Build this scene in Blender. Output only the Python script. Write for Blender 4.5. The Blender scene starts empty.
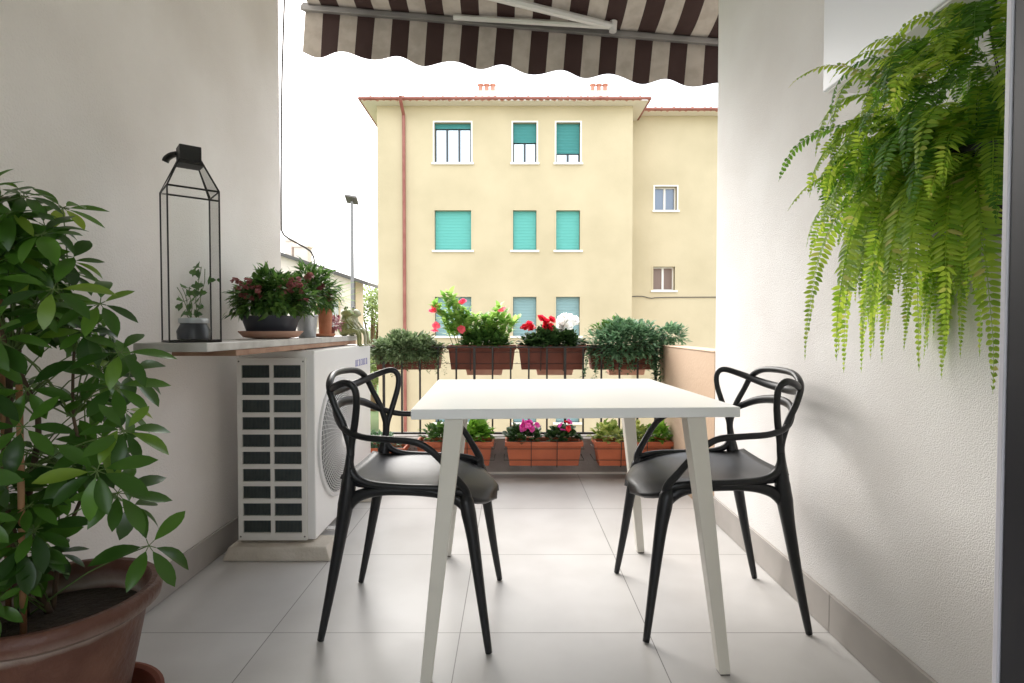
import bpy, bmesh, math, random
from mathutils import Vector, Matrix, noise
R = math.radians
rnd = random.Random(7)
scene = bpy.context.scene
COL = scene.collection

# ---------------------------------------------------------------- camera, light, exposure
CAM_Z = 0.97
cd = bpy.data.cameras.new('camera'); cam = bpy.data.objects.new('camera', cd); COL.objects.link(cam)
cam.location = (0, 0, CAM_Z); cam.rotation_euler = (R(90 - 1.43), 0, 0)
cd.sensor_width = 36; cd.lens = 547 / 1024 * 36; cd.clip_start = 0.05; cd.clip_end = 2000
scene.camera = cam
SUN_EL, SUN_AZ = 40, -32          # azimuth from +Y towards +X
world = bpy.data.worlds.new('World'); scene.world = world; world.use_nodes = True
nt = world.node_tree; bg = nt.nodes['Background']
sky = nt.nodes.new('ShaderNodeTexSky'); sky.sky_type = 'NISHITA'; sky.sun_disc = False
sky.sun_elevation = R(SUN_EL); sky.sun_rotation = R(SUN_AZ)
sky.dust_density = 4; sky.ozone_density = 0.6; sky.air_density = 1.0
mixw = nt.nodes.new('ShaderNodeMix'); mixw.data_type = 'RGBA'; mixw.inputs[0].default_value = 0.75
mixw.inputs[7].default_value = (9.0, 9.2, 9.6, 1)      # overcast white cloud cover
nt.links.new(sky.outputs[0], mixw.inputs[6]); nt.links.new(mixw.outputs[2], bg.inputs[0])
bg.inputs[1].default_value = 0.13
sl = bpy.data.lights.new('sun', 'SUN'); sl.energy = 1.9; sl.angle = R(48); sl.color = (1, .97, .92)
so = bpy.data.objects.new('sun', sl); COL.objects.link(so)
sdir = Vector((math.sin(R(SUN_AZ)) * math.cos(R(SUN_EL)), math.cos(R(SUN_AZ)) * math.cos(R(SUN_EL)), math.sin(R(SUN_EL))))
so.rotation_euler = sdir.to_track_quat('Z', 'Y').to_euler()
scene.view_settings.view_transform = 'Standard'; scene.view_settings.look = 'None'
scene.view_settings.exposure = 1.5; scene.view_settings.gamma = 1
scene.render.engine = 'CYCLES'
scene.cycles.max_bounces = 10; scene.cycles.diffuse_bounces = 6; scene.cycles.transparent_max_bounces = 16

# ---------------------------------------------------------------- helpers
def thing(name, label, cat, loc=(0, 0, 0), rz=0, group=None):
    o = bpy.data.objects.new(name, None); COL.objects.link(o)
    o.location = loc; o.rotation_euler = (0, 0, rz); o.empty_display_size = .1
    o['label'] = label; o['category'] = cat
    if group: o['group'] = group
    return o

def tag(o, label, cat, group=None):
    o['label'] = label; o['category'] = cat
    if group: o['group'] = group
    return o

class G:
    def __init__(s): s.v = []; s.f = []
    def add(s, vs, fs):
        b = len(s.v); s.v += [tuple(v) for v in vs]; s.f += [tuple(i + b for i in f) for f in fs]
    def box(s, x0, x1, y0, y1, z0, z1, M=None):
        vs = [Vector((x, y, z)) for z in (z0, z1) for y in (y0, y1) for x in (x0, x1)]
        if M is not None: vs = [M @ v for v in vs]
        s.add(vs, [(0, 2, 3, 1), (4, 5, 7, 6), (0, 1, 5, 4), (2, 6, 7, 3), (0, 4, 6, 2), (1, 3, 7, 5)])
    def taper(s, c0, a0, b0, c1, a1, b1):
        # prism between two axis-aligned rectangles (half sizes a,b) centred c0 and c1
        vs = []
        for c, a, b in ((c0, a0, b0), (c1, a1, b1)):
            for dx, dy in ((-1, -1), (1, -1), (1, 1), (-1, 1)): vs.append((c[0] + dx * a, c[1] + dy * b, c[2]))
        s.add(vs, [(3, 2, 1, 0), (4, 5, 6, 7), (0, 1, 5, 4), (1, 2, 6, 5), (2, 3, 7, 6), (3, 0, 4, 7)])
    def quad(s, a, b, c, d): s.add([a, b, c, d], [(0, 1, 2, 3)])
    def tube(s, pts, r, n=8, sub=4, closed=False, flat=1.0, up=None, cap=True):
        """smooth tube; r float or list; flat scales the section along the second axis"""
        P = [Vector(p) for p in pts]; k = len(P)
        rr = list(r) if isinstance(r, (list, tuple)) else [r] * k
        if sub > 1 and k > 2:
            Q = []; RR = []
            segs = k if closed else k - 1
            for i in range(segs):
                if closed: p0, p1, p2, p3 = P[(i - 1) % k], P[i], P[(i + 1) % k], P[(i + 2) % k]
                else: p0, p1, p2, p3 = P[max(i - 1, 0)], P[i], P[i + 1], P[min(i + 2, k - 1)]
                r1, r2 = rr[i], rr[(i + 1) % k]
                for j in range(sub):
                    t = j / sub
                    Q.append(.5 * ((2 * p1) + (p2 - p0) * t + (2 * p0 - 5 * p1 + 4 * p2 - p3) * t * t + (3 * p1 - p0 - 3 * p2 + p3) * t ** 3))
                    RR.append(r1 + (r2 - r1) * t)
            if not closed: Q.append(P[-1]); RR.append(rr[-1])
            P, rr = Q, RR
        k = len(P)
        def tan(i):
            if closed: return (P[(i + 1) % k] - P[(i - 1) % k]).normalized()
            return (P[min(i + 1, k - 1)] - P[max(i - 1, 0)]).normalized()
        t = tan(0)
        nrm = Vector(up) if up is not None else (Vector((0, 0, 1)) if abs(t.z) < .9 else Vector((1, 0, 0)))
        vs = []
        for i in range(k):
            t = tan(i); nn = nrm - t * nrm.dot(t)
            if nn.length < 1e-5: nn = t.orthogonal()
            nn.normalize()
            if up is None: nrm = nn
            b = t.cross(nn)
            for j in range(n):
                a = 2 * math.pi * j / n
                vs.append(P[i] + nn * math.cos(a) * rr[i] + b * math.sin(a) * rr[i] * flat)
        fs = []
        for i in range(k if closed else k - 1):
            i2 = (i + 1) % k
            for j in range(n):
                j2 = (j + 1) % n
                fs.append((i * n + j, i * n + j2, i2 * n + j2, i2 * n + j))
        if not closed and cap: fs += [tuple(range(n - 1, -1, -1)), tuple((k - 1) * n + j for j in range(n))]
        s.add(vs, fs)
    def lathe(s, prof, c=(0, 0, 0), n=32):
        vs = []
        for r, z in prof:
            for j in range(n):
                a = 2 * math.pi * j / n; vs.append((c[0] + r * math.cos(a), c[1] + r * math.sin(a), c[2] + z))
        fs = []
        for i in range(len(prof) - 1):
            for j in range(n):
                j2 = (j + 1) % n; fs.append((i * n + j, i * n + j2, (i + 1) * n + j2, (i + 1) * n + j))
        if prof[0][0] > 1e-4: fs.append(tuple(range(n - 1, -1, -1)))
        if prof[-1][0] > 1e-4: fs.append(tuple((len(prof) - 1) * n + j for j in range(n)))
        s.add(vs, fs)
    def ball(s, c, r, n=12, m=8, sc=(1, 1, 1), M=None):
        vs = []; fs = []
        for i in range(m + 1):
            ph = math.pi * i / m
            for j in range(n):
                a = 2 * math.pi * j / n
                v = Vector((sc[0] * r * math.sin(ph) * math.cos(a), sc[1] * r * math.sin(ph) * math.sin(a), sc[2] * r * math.cos(ph)))
                if M is not None: v = M @ v
                vs.append(v + Vector(c))
        for i in range(m):
            for j in range(n):
                j2 = (j + 1) % n; fs.append((i * n + j, (i + 1) * n + j, (i + 1) * n + j2, i * n + j2))
        s.add(vs, fs)
    def leaf(s, p, d, up, L, W, seg=4, bend=.25, fold=.18, shape=None):
        """leaf blade from p along d, drooping by bend, folded along the midrib"""
        p = Vector(p); d = Vector(d).normalized(); up = Vector(up)
        side = d.cross(up)
        if side.length < 1e-4: side = d.orthogonal()
        side.normalize(); up = side.cross(d).normalized()
        vs = [p]; fs = []
        for i in range(1, seg):
            t = i / seg
            w = W * .5 * (shape(t) if shape else math.sin(math.pi * t ** .8) ** .8)
            c = p + d * L * t * (1 - .15 * bend * t) - up * bend * L * t * t
            vs += [c - side * w + up * fold * w, c, c + side * w + up * fold * w]
        vs.append(p + d * L * (1 - .15 * bend) - up * bend * L)
        e = len(vs) - 1
        fs += [(0, 2, 1), (0, 3, 2)]
        for i in range(seg - 2):
            a = 1 + 3 * i; b = a + 3
            fs += [(a, a + 1, b + 1, b), (a + 1, a + 2, b + 2, b + 1)]
        a = 1 + 3 * (seg - 2)
        fs += [(a, a + 1, e), (a + 1, a + 2, e)]
        s.add(vs, fs)
    def build(s, name, mat, parent=None, smooth=False, bevel=0, seg=2, merge=False):
        me = bpy.data.meshes.new(name); me.from_pydata(s.v, [], s.f); me.update()
        if bevel or merge or True:
            bm = bmesh.new(); bm.from_mesh(me)
            if merge: bmesh.ops.remove_doubles(bm, verts=bm.verts, dist=1e-5)
            if bevel:
                bmesh.ops.recalc_face_normals(bm, faces=bm.faces)
                es = [e for e in bm.edges if len(e.link_faces) == 2 and e.calc_face_angle(0) > R(30)]
                bmesh.ops.bevel(bm, geom=es, offset=bevel, segments=seg, affect='EDGES', profile=.5, clamp_overlap=True)
            bm.to_mesh(me); bm.free()
        if smooth:
            me.polygons.foreach_set('use_smooth', [True] * len(me.polygons))
            if smooth != 'all': me.set_sharp_from_angle(angle=R(40))
        me.materials.append(mat)
        o = bpy.data.objects.new(name, me); COL.objects.link(o)
        if parent is not None: o.parent = parent
        return o

def copy_thing(root):
    r = root.copy(); COL.objects.link(r)
    for ch in list(root.children):
        c = ch.copy(); COL.objects.link(c); c.parent = r
        for g in ch.children:
            d = g.copy(); COL.objects.link(d); d.parent = c
    return r

# ---------------------------------------------------------------- materials
def mat(name, col, rough=.5, metal=0, col2=None, nscale=5, bump=0, bscale=60, spec=.5, detail=4, coat=0, lo=.35, hi=.65, bdist=.01):
    m = bpy.data.materials.new(name); m.use_nodes = True; t = m.node_tree; b = t.nodes['Principled BSDF']
    b.inputs['Base Color'].default_value = (*col, 1); b.inputs['Roughness'].default_value = rough
    b.inputs['Metallic'].default_value = metal; b.inputs['Specular IOR Level'].default_value = spec
    if coat: b.inputs['Coat Weight'].default_value = coat
    tc = t.nodes.new('ShaderNodeTexCoord')
    if col2:
        n = t.nodes.new('ShaderNodeTexNoise'); n.inputs['Scale'].default_value = nscale; n.inputs['Detail'].default_value = detail
        r = t.nodes.new('ShaderNodeValToRGB'); r.color_ramp.elements[0].position = lo; r.color_ramp.elements[1].position = hi
        r.color_ramp.elements[0].color = (*col, 1); r.color_ramp.elements[1].color = (*col2, 1)
        t.links.new(tc.outputs['Object'], n.inputs['Vector']); t.links.new(n.outputs[0], r.inputs[0]); t.links.new(r.outputs[0], b.inputs['Base Color'])
    if bump:
        n2 = t.nodes.new('ShaderNodeTexNoise'); n2.inputs['Scale'].default_value = bscale; n2.inputs['Detail'].default_value = 5
        bp = t.nodes.new('ShaderNodeBump'); bp.inputs['Strength'].default_value = bump; bp.inputs['Distance'].default_value = bdist
        t.links.new(tc.outputs['Object'], n2.inputs['Vector']); t.links.new(n2.outputs[0], bp.inputs['Height']); t.links.new(bp.outputs[0], b.inputs['Normal'])
    return m

def leafmat(name, a, b_, trans=.35, rough=.4, c=None):
    """each leaf (mesh island) gets its own tone; part of the light passes through"""
    m = bpy.data.materials.new(name); m.use_nodes = True; t = m.node_tree; b = t.nodes['Principled BSDF']
    b.inputs['Roughness'].default_value = rough
    g = t.nodes.new('ShaderNodeNewGeometry'); r = t.nodes.new('ShaderNodeValToRGB')
    r.color_ramp.elements[0].color = (*a, 1); r.color_ramp.elements[1].color = (*b_, 1)
    if c: e = r.color_ramp.elements.new(.93); e.color = (*b_, 1); r.color_ramp.elements[2].color = (*c, 1)
    t.links.new(g.outputs['Random Per Island'], r.inputs[0]); t.links.new(r.outputs[0], b.inputs['Base Color'])
    tr = t.nodes.new('ShaderNodeBsdfTranslucent'); mx = t.nodes.new('ShaderNodeMixShader'); mx.inputs[0].default_value = trans
    hs = t.nodes.new('ShaderNodeHueSaturation'); hs.inputs['Value'].default_value = 1.9; hs.inputs['Hue'].default_value = .485
    t.links.new(r.outputs[0], hs.inputs['Color']); t.links.new(hs.outputs[0], tr.inputs[0])
    t.links.new(b.outputs[0], mx.inputs[1]); t.links.new(tr.outputs[0], mx.inputs[2])
    t.links.new(mx.outputs[0], t.nodes['Material Output'].inputs[0])
    return m

M = {}
M['plaster'] = mat('plaster', (.70, .655, .615), .9, col2=(.80, .76, .725), nscale=1.7, detail=9, bump=.5, bscale=165, spec=.2, bdist=.006)
M['stucco'] = mat('stucco', (.72, .695, .675), .9, col2=(.80, .785, .77), nscale=2, detail=9, bump=.6, bscale=330, spec=.2, bdist=.004)
M['ceiling'] = mat('ceiling_paint', (.8, .79, .77), .9)
M['white_paint'] = mat('white_paint', (.78, .77, .75), .35, bump=.05, bscale=200)
M['box_paint'] = mat('box_paint', (.82, .84, .88), .4)
M['table_top'] = mat('table_laminate', (.80, .80, .80), .3)
M['table_leg'] = mat('table_leg_paint', (.66, .63, .56), .3)
M['plastic_black'] = mat('black_plastic', (.009, .0098, .0115), .38, spec=.42, bump=.04, bscale=400)
M['black_metal'] = mat('black_metal', (.02, .019, .018), .45, metal=.3)
M['rail'] = mat('rail_iron', (.03, .027, .024), .55, bump=.1, bscale=80)
M['ac'] = mat('unit_casing', (.74, .72, .68), .4, col2=(.68, .655, .61), nscale=4)
M['ac_front'] = mat('unit_front', (.78, .77, .75), .35)
M['coil'] = mat('coil_fins', (.028, .038, .036), .6, col2=(.06, .072, .07), nscale=40)
M['fins'] = mat('fins', (.11, .13, .125), .5, metal=.4)
M['grille'] = mat('grille_wire', (.62, .61, .60), .4)
M['ink'] = mat('blue_ink', (.26, .25, .50), .5)
M['concrete'] = mat('concrete', (.50, .45, .38), .9, col2=(.58, .53, .46), nscale=14, bump=.4, bscale=90)
M['kerb'] = mat('kerb_concrete', (.27, .245, .225), .85, col2=(.35, .32, .3), nscale=9, bump=.3, bscale=90)
M['skirting'] = mat('skirting_tile', (.34, .315, .29), .5, col2=(.39, .36, .335), nscale=6)
M['marble'] = mat('marble_slab', (.36, .34, .31), .45, col2=(.56, .54, .51), nscale=9, detail=8)
M['wood'] = mat('shelf_wood', (.27, .14, .085), .65, col2=(.38, .23, .15), nscale=12, bump=.2)
M['terracotta'] = mat('terracotta', (.37, .12, .055), .75, col2=(.47, .19, .10), nscale=9, bump=.25, bscale=90, detail=6)
M['terracotta_old'] = mat('weathered_terracotta', (.095, .034, .020), .5, col2=(.19, .085, .055), nscale=6, bump=.35, bscale=60, detail=8, lo=.42, hi=.72)
M['terracotta_dark'] = mat('dark_terracotta', (.15, .036, .018), .65, col2=(.20, .055, .03), nscale=8, bump=.1)
M['pot_plastic'] = mat('terracotta_plastic', (.50, .125, .048), .6, col2=(.41, .10, .04), nscale=6, bump=.1, bscale=60)
M['saucer_clay'] = mat('saucer_clay', (.42, .22, .15), .7, col2=(.5, .3, .22), nscale=8)
M['soil'] = mat('soil', (.035, .022, .014), .95, bump=.9, bscale=70, bdist=.02)
M['pot_dark'] = mat('dark_pot', (.022, .025, .035), .4)
M['zinc'] = mat('zinc', (.62, .64, .66), .42, metal=.6, col2=(.5, .52, .55), nscale=20)
M['alu'] = mat('aluminium', (.62, .61, .60), .4, metal=.3)
M['alu_mid'] = mat('aluminium_weathered', (.17, .165, .16), .45, metal=.4, col2=(.26, .25, .245), nscale=3)
M['alu_dark'] = mat('aluminium_dark', (.16, .15, .14), .45, metal=.4)
M['frame_white'] = mat('frame_white', (.62, .61, .68), .4)
M['frame_dark'] = mat('frame_dark', (.012, .012, .017), .4)
M['facade'] = mat('facade_plaster', (.50, .425, .275), .95, col2=(.575, .49, .325), nscale=.55, bump=.3, bscale=12, detail=8)
M['parapet'] = mat('parapet_paint', (.50, .35, .24), .9, col2=(.56, .41, .29), nscale=2, bump=.2)
M['soffit'] = mat('soffit_paint', (.72, .67, .56), .9)
M['rooftile'] = mat('roof_tile', (.42, .18, .12), .8, col2=(.55, .30, .22), nscale=2, bump=.5, bscale=8)
M['gutter'] = mat('copper_gutter', (.25, .075, .055), .5, col2=(.32, .12, .09), nscale=3)
M['stone_trim'] = mat('window_trim', (.82, .80, .74), .8)
M['shutter_teal'] = mat('teal_shutter', (.13, .46, .41), .55)
M['shutter_green'] = mat('green_shutter', (.055, .26, .25), .55)
M['shutter_grey'] = mat('greyish_shutter', (.25, .39, .40), .55)
M['win_dark'] = mat('window_void', (.045, .055, .06), .35)
M['win_bright'] = mat('window_glass', (.55, .6, .62), .08, metal=.9)
M['win_grey'] = mat('window_glass_grey', (.16, .19, .23), .25, metal=.6)
M['win_brown'] = mat('window_wood', (.22, .15, .12), .5)
M['pipe'] = mat('cable_rubber', (.09, .085, .08), .5)
M['pole'] = mat('lamp_pole', (.20, .20, .20), .5)
M['house'] = mat('house_plaster', (.82, .74, .67), .9)
M['grass'] = mat('grass', (.06, .11, .025), .95, col2=(.10, .15, .04), nscale=.6, bump=.6, bscale=3)
M['asphalt'] = mat('asphalt', (.05, .05, .05), .9, col2=(.065, .065, .062), nscale=2, bump=.2)
M['paving'] = mat('paving', (.4, .36, .31), .9, col2=(.46, .42, .37), nscale=1)
M['bark'] = mat('bark', (.16, .10, .06), .9, col2=(.24, .17, .11), nscale=12, bump=.5)
M['bark_dark'] = mat('dark_stem', (.06, .035, .02), .8, col2=(.11, .07, .04), nscale=14, bump=.4)
M['stem_green'] = mat('green_stem', (.10, .16, .04), .6)
M['cane'] = mat('bamboo_cane', (.38, .17, .08), .55, col2=(.45, .25, .13), nscale=20)
M['frog_green'] = mat('mossy_glaze', (.13, .15, .035), .3, col2=(.26, .27, .10), nscale=25, bump=.1)
M['frog_white'] = mat('pale_glaze', (.50, .48, .38), .3, col2=(.28, .30, .14), nscale=22)
M['black_gloss'] = mat('black_gloss', (.010, .009, .010), .3)
M['leaf_schef'] = leafmat('glossy_dark_leaf', (.018, .06, .010), (.07, .18, .02), .36, .3, (.24, .34, .04))
M['leaf_fern'] = leafmat('fern_leaf', (.13, .27, .02), (.36, .50, .06), .5, .5, (.45, .42, .14))
M['leaf_fern_shade'] = leafmat('fern_leaf_shaded', (.05, .15, .015), (.13, .30, .03), .45, .5)  # same fern leaf with the shade of the crown put into its colour
M['leaf_dark'] = leafmat('dark_leaf', (.018, .05, .015), (.05, .11, .03), .25, .4)
M['leaf_mix'] = leafmat('mixed_green_leaf', (.03, .09, .018), (.11, .21, .04), .3, .4)
M['leaf_mid'] = leafmat('mid_leaf', (.035, .10, .02), (.09, .19, .04), .35, .45)
M['leaf_bright'] = leafmat('bright_leaf', (.07, .20, .02), (.20, .40, .05), .4, .45)
M['leaf_light'] = leafmat('light_green_leaf', (.12, .28, .05), (.36, .54, .15), .4, .45, (.55, .62, .40))
M['leaf_grey'] = leafmat('grey_green_leaf', (.09, .15, .06), (.20, .27, .14), .25, .6)
M['leaf_blue'] = leafmat('blue_green_leaf', (.06, .14, .07), (.16, .28, .15), .25, .55)
M['leaf_yellow'] = leafmat('variegated_leaf', (.10, .2, .03), (.45, .5, .16), .35, .5)
M['leaf_tree'] = leafmat('tree_leaf', (.18, .26, .09), (.34, .40, .18), .35, .6)
M['leaf_red'] = leafmat('reddish_leaf', (.16, .05, .06), (.34, .14, .15), .3, .5)
M['petal_red'] = leafmat('red_petal', (.60, .02, .025), (.80, .05, .05), .3, .5)
M['petal_coral'] = leafmat('coral_petal', (.75, .06, .10), (.85, .14, .18), .35, .5)
M['petal_white'] = leafmat('white_petal', (.80, .80, .80), (.9, .9, .88), .35, .5)
M['petal_magenta'] = leafmat('magenta_petal', (.55, .03, .28), (.75, .14, .45), .3, .5)
M['petal_dusty'] = leafmat('dusty_pink_petal', (.26, .07, .07), (.42, .19, .16), .3, .5)

def potmat():
    m = M['terracotta_old']; t = m.node_tree; b = t.nodes['Principled BSDF']; src = b.inputs['Base Color'].links[0].from_socket
    tc = t.nodes.new('ShaderNodeTexCoord'); sx = t.nodes.new('ShaderNodeSeparateXYZ'); n = t.nodes.new('ShaderNodeTexNoise'); n.inputs['Scale'].default_value = 7; n.inputs['Detail'].default_value = 8
    ad = t.nodes.new('ShaderNodeMath'); ad.operation = 'MULTIPLY_ADD'; ad.inputs[1].default_value = .05
    r = t.nodes.new('ShaderNodeValToRGB'); e = r.color_ramp.elements
    e[0].position = .238; e[0].color = (0, 0, 0, 1); e[1].position = .252; e[1].color = (.75, .75, .75, 1); q = e.new(.262); q.color = (.35, .35, .35, 1); q = e.new(.285); q.color = (0, 0, 0, 1)
    mx = t.nodes.new('ShaderNodeMix'); mx.data_type = 'RGBA'; mx.inputs[7].default_value = (.40, .34, .29, 1)
    t.links.new(tc.outputs['Object'], sx.inputs[0]); t.links.new(tc.outputs['Object'], n.inputs[0]); t.links.new(n.outputs[0], ad.inputs[0]); t.links.new(sx.outputs[2], ad.inputs[2])
    t.links.new(ad.outputs[0], r.inputs[0]); t.links.new(r.outputs[0], mx.inputs[0]); t.links.new(src, mx.inputs[6]); t.links.new(mx.outputs[2], b.inputs['Base Color'])
potmat()

def glassmat():
    m = bpy.data.materials.new('thin_glass'); m.use_nodes = True; t = m.node_tree
    for n in list(t.nodes):
        if n.type != 'OUTPUT_MATERIAL': t.nodes.remove(n)
    tr = t.nodes.new('ShaderNodeBsdfTransparent'); tr.inputs[0].default_value = (.97, .98, .975, 1)
    gl = t.nodes.new('ShaderNodeBsdfGlossy'); gl.inputs['Roughness'].default_value = .02
    fr = t.nodes.new('ShaderNodeFresnel'); fr.inputs[0].default_value = 1.5
    mx = t.nodes.new('ShaderNodeMixShader')
    t.links.new(fr.outputs[0], mx.inputs[0]); t.links.new(tr.outputs[0], mx.inputs[1]); t.links.new(gl.outputs[0], mx.inputs[2])
    t.links.new(mx.outputs[0], t.nodes['Material Output'].inputs[0]); return m
M['glass'] = glassmat()

def floormat():
    m = mat('porcelain_tile', (.5, .5, .5), .3); t = m.node_tree; b = t.nodes['Principled BSDF']
    tc = t.nodes.new('ShaderNodeTexCoord'); mp = t.nodes.new('ShaderNodeMapping'); mp.inputs['Location'].default_value = (.165 + 6, -1.117 + 6, 0)
    br = t.nodes.new('ShaderNodeTexBrick'); br.offset = 0; br.squash = 1
    br.inputs['Scale'].default_value = 1; br.inputs['Brick Width'].default_value = .6; br.inputs['Row Height'].default_value = .6
    br.inputs['Mortar Size'].default_value = .0016; br.inputs['Mortar Smooth'].default_value = .1
    br.inputs['Color1'].default_value = (.53, .515, .50, 1); br.inputs['Color2'].default_value = (.565, .55, .535, 1); br.inputs['Mortar'].default_value = (.20, .19, .18, 1)
    n = t.nodes.new('ShaderNodeTexNoise'); n.inputs['Scale'].default_value = 5; n.inputs['Detail'].default_value = 8
    mul = t.nodes.new('ShaderNodeMix'); mul.data_type = 'RGBA'; mul.blend_type = 'MULTIPLY'; mul.inputs[0].default_value = .35
    r = t.nodes.new('ShaderNodeValToRGB'); r.color_ramp.elements[0].position = .3; r.color_ramp.elements[0].color = (.72, .71, .70, 1); r.color_ramp.elements[1].position = .65
    t.links.new(tc.outputs['Object'], mp.inputs[0]); t.links.new(mp.outputs[0], br.inputs[0]); t.links.new(tc.outputs['Object'], n.inputs[0])
    t.links.new(n.outputs[0], r.inputs[0]); t.links.new(br.outputs[0], mul.inputs[6]); t.links.new(r.outputs[0], mul.inputs[7]); t.links.new(mul.outputs[2], b.inputs['Base Color'])
    bp = t.nodes.new('ShaderNodeBump'); bp.invert = True; bp.inputs['Strength'].default_value = .5; bp.inputs['Distance'].default_value = .002
    t.links.new(br.outputs['Fac'], bp.inputs['Height']); t.links.new(bp.outputs[0], b.inputs['Normal'])
    rr = t.nodes.new('ShaderNodeMapRange'); rr.inputs[3].default_value = .28; rr.inputs[4].default_value = .46
    t.links.new(n.outputs[0], rr.inputs[0]); t.links.new(rr.outputs[0], b.inputs['Roughness'])
    return m
M['floor'] = floormat()

def stripemat():
    m = mat('striped_canvas', (.5, .5, .5), .9); t = m.node_tree; b = t.nodes['Principled BSDF']
    tc = t.nodes.new('ShaderNodeTexCoord'); sx = t.nodes.new('ShaderNodeSeparateXYZ')
    a = t.nodes.new('ShaderNodeMath'); a.operation = 'MULTIPLY_ADD'; a.inputs[1].default_value = 1 / .213; a.inputs[2].default_value = 9.93
    f = t.nodes.new('ShaderNodeMath'); f.operation = 'FRACT'; g = t.nodes.new('ShaderNodeMath'); g.operation = 'GREATER_THAN'; g.inputs[1].default_value = .5
    n = t.nodes.new('ShaderNodeTexNoise'); n.inputs['Scale'].default_value = 14; n.inputs['Detail'].default_value = 6
    r = t.nodes.new('ShaderNodeValToRGB'); r.color_ramp.elements[0].position = .35; r.color_ramp.elements[0].color = (.27, .24, .205, 1); r.color_ramp.elements[1].position = .6; r.color_ramp.elements[1].color = (.33, .295, .255, 1)
    mx = t.nodes.new('ShaderNodeMix'); mx.data_type = 'RGBA'; mx.inputs[7].default_value = (.028, .013, .011, 1)
    t.links.new(tc.outputs['Object'], sx.inputs[0]); t.links.new(sx.outputs[0], a.inputs[0]); t.links.new(a.outputs[0], f.inputs[0]); t.links.new(f.outputs[0], g.inputs[0])
    t.links.new(tc.outputs['Object'], n.inputs[0]); t.links.new(n.outputs[0], r.inputs[0]); t.links.new(r.outputs[0], mx.inputs[6])
    t.links.new(g.outputs[0], mx.inputs[0]); t.links.new(mx.outputs[2], b.inputs['Base Color'])
    tr = t.nodes.new('ShaderNodeBsdfTranslucent'); ms = t.nodes.new('ShaderNodeMixShader'); ms.inputs[0].default_value = .06
    t.links.new(mx.outputs[2], tr.inputs[0]); t.links.new(b.outputs[0], ms.inputs[1]); t.links.new(tr.outputs[0], ms.inputs[2])
    t.links.new(ms.outputs[0], t.nodes['Material Output'].inputs[0])
    w = t.nodes.new('ShaderNodeTexNoise'); w.inputs['Scale'].default_value = 7; bp = t.nodes.new('ShaderNodeBump'); bp.inputs['Strength'].default_value = .5; bp.inputs['Distance'].default_value = .03
    t.links.new(tc.outputs['Object'], w.inputs[0]); t.links.new(w.outputs[0], bp.inputs['Height']); t.links.new(bp.outputs[0], b.inputs['Normal'])
    return m
M['stripe'] = stripemat()

# ---------------------------------------------------------------- structure: floor, walls, ceiling
XL, XR = -1.25, 1.02           # inner faces of the side walls
YL, YR = 2.975, 2.745            # where they end
YK = 3.62                      # inner face of the kerb
ZC = 2.80

def structure(o): o['kind'] = 'structure'; return o
g = G(); g.box(XL - .25, XR + .25, -2.5, YK + .3, -.22, 0); structure(g.build('floor', M['floor']))
g = G(); g.box(XL - .25, XR + .25, -2.5, 2.95, ZC, ZC + .5); structure(g.build('ceiling', M['ceiling']))
w = G(); w.box(XL - .25, XL, .36, YL, 0.002, ZC - .002); ow = tag(w.build('side_wall', M['plaster'], bevel=.006), 'beige plastered wall behind the glass lantern and the large potted bush', 'wall')
g = G(); g.box(XL, XL + .012, .36, YL - .004, 0.002, .115); g.build('skirting', M['skirting'], ow, bevel=.002)
w = G(); w.box(XR, XR + .25, .36, YR, 0.002, ZC - .002); ow = tag(w.build('side_wall', M['stucco'], bevel=.006), 'rough white stuccoed wall with the fern hanging on it', 'wall')
g = G()
for k in range(-1, 5):
    y0, y1 = .36 if k == -1 else 1.117 + .6 * (k - 1), min(1.117 + .6 * k, YR - .002)
    if y1 > y0: g.box(XR - .012, XR, max(y0, .36) + .001, y1 - .001, 0.002, .122)
g.build('skirting', M['skirting'], ow, bevel=.0015)
# mortar bed above the skirting
# house wall with the door opening the picture is taken through, and the unseen room behind, opened up for more light
w = G()
w.box(XL, -1.05, .2, .36, 0.002, ZC - .002); w.box(.70, XR, .2, .36, 0.002, ZC - .002); w.box(-1.048, .698, .2, .36, 2.55, ZC - .002)  # opening made wide and tall to pass more light
tag(w.build('house_wall', M['plaster']), 'house wall around the balcony door opening, behind the viewer', 'wall')
w = G(); w.box(XL - .25, XL, -2.5, .358, .002, ZC - .002); w.box(XR, XR + .25, -2.5, .358, .002, ZC - .002); w.box(XL, XR, -2.7, -2.502, .002, .35)  # rear left open above a low wall so daylight fills the balcony
tag(w.build('room_wall', M['ceiling']), 'white walls of the unseen room behind the viewer, rear left open for light', 'wall')
# low side parapets and kerb
w = G(); w.box(XR + .0, XR + .12, YR + .002, YK + .16, -.2, .845); op = tag(w.build('parapet', M['parapet'], bevel=.004), 'low peach painted parapet at the end of the white wall', 'parapet')
g = G(); g.box(XR - .004, XR + .13, YR + .004, YK + .165, .8455, .853); g.build('coping', M['parapet'], op, bevel=.003)
w = G(); w.box(XL - .12, XL, YL + .002, YK + .16, -.2, .845); tag(w.build('parapet', M['parapet'], bevel=.004), 'low peach painted parapet behind the air conditioner', 'parapet')
g = G(); g.box(XL + .002, XR - .002, YK, YK + .16, .001, .235); structure(g.build('kerb', M['kerb'], bevel=.006))
g = G(); g.box(XL + .002, XR - .014, YK - .012, YK - .001, .001, .012); tag(g.build('kerb_trim', M['stone_trim']), 'thin white trim strip at the foot of the grey kerb', 'trim')

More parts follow.
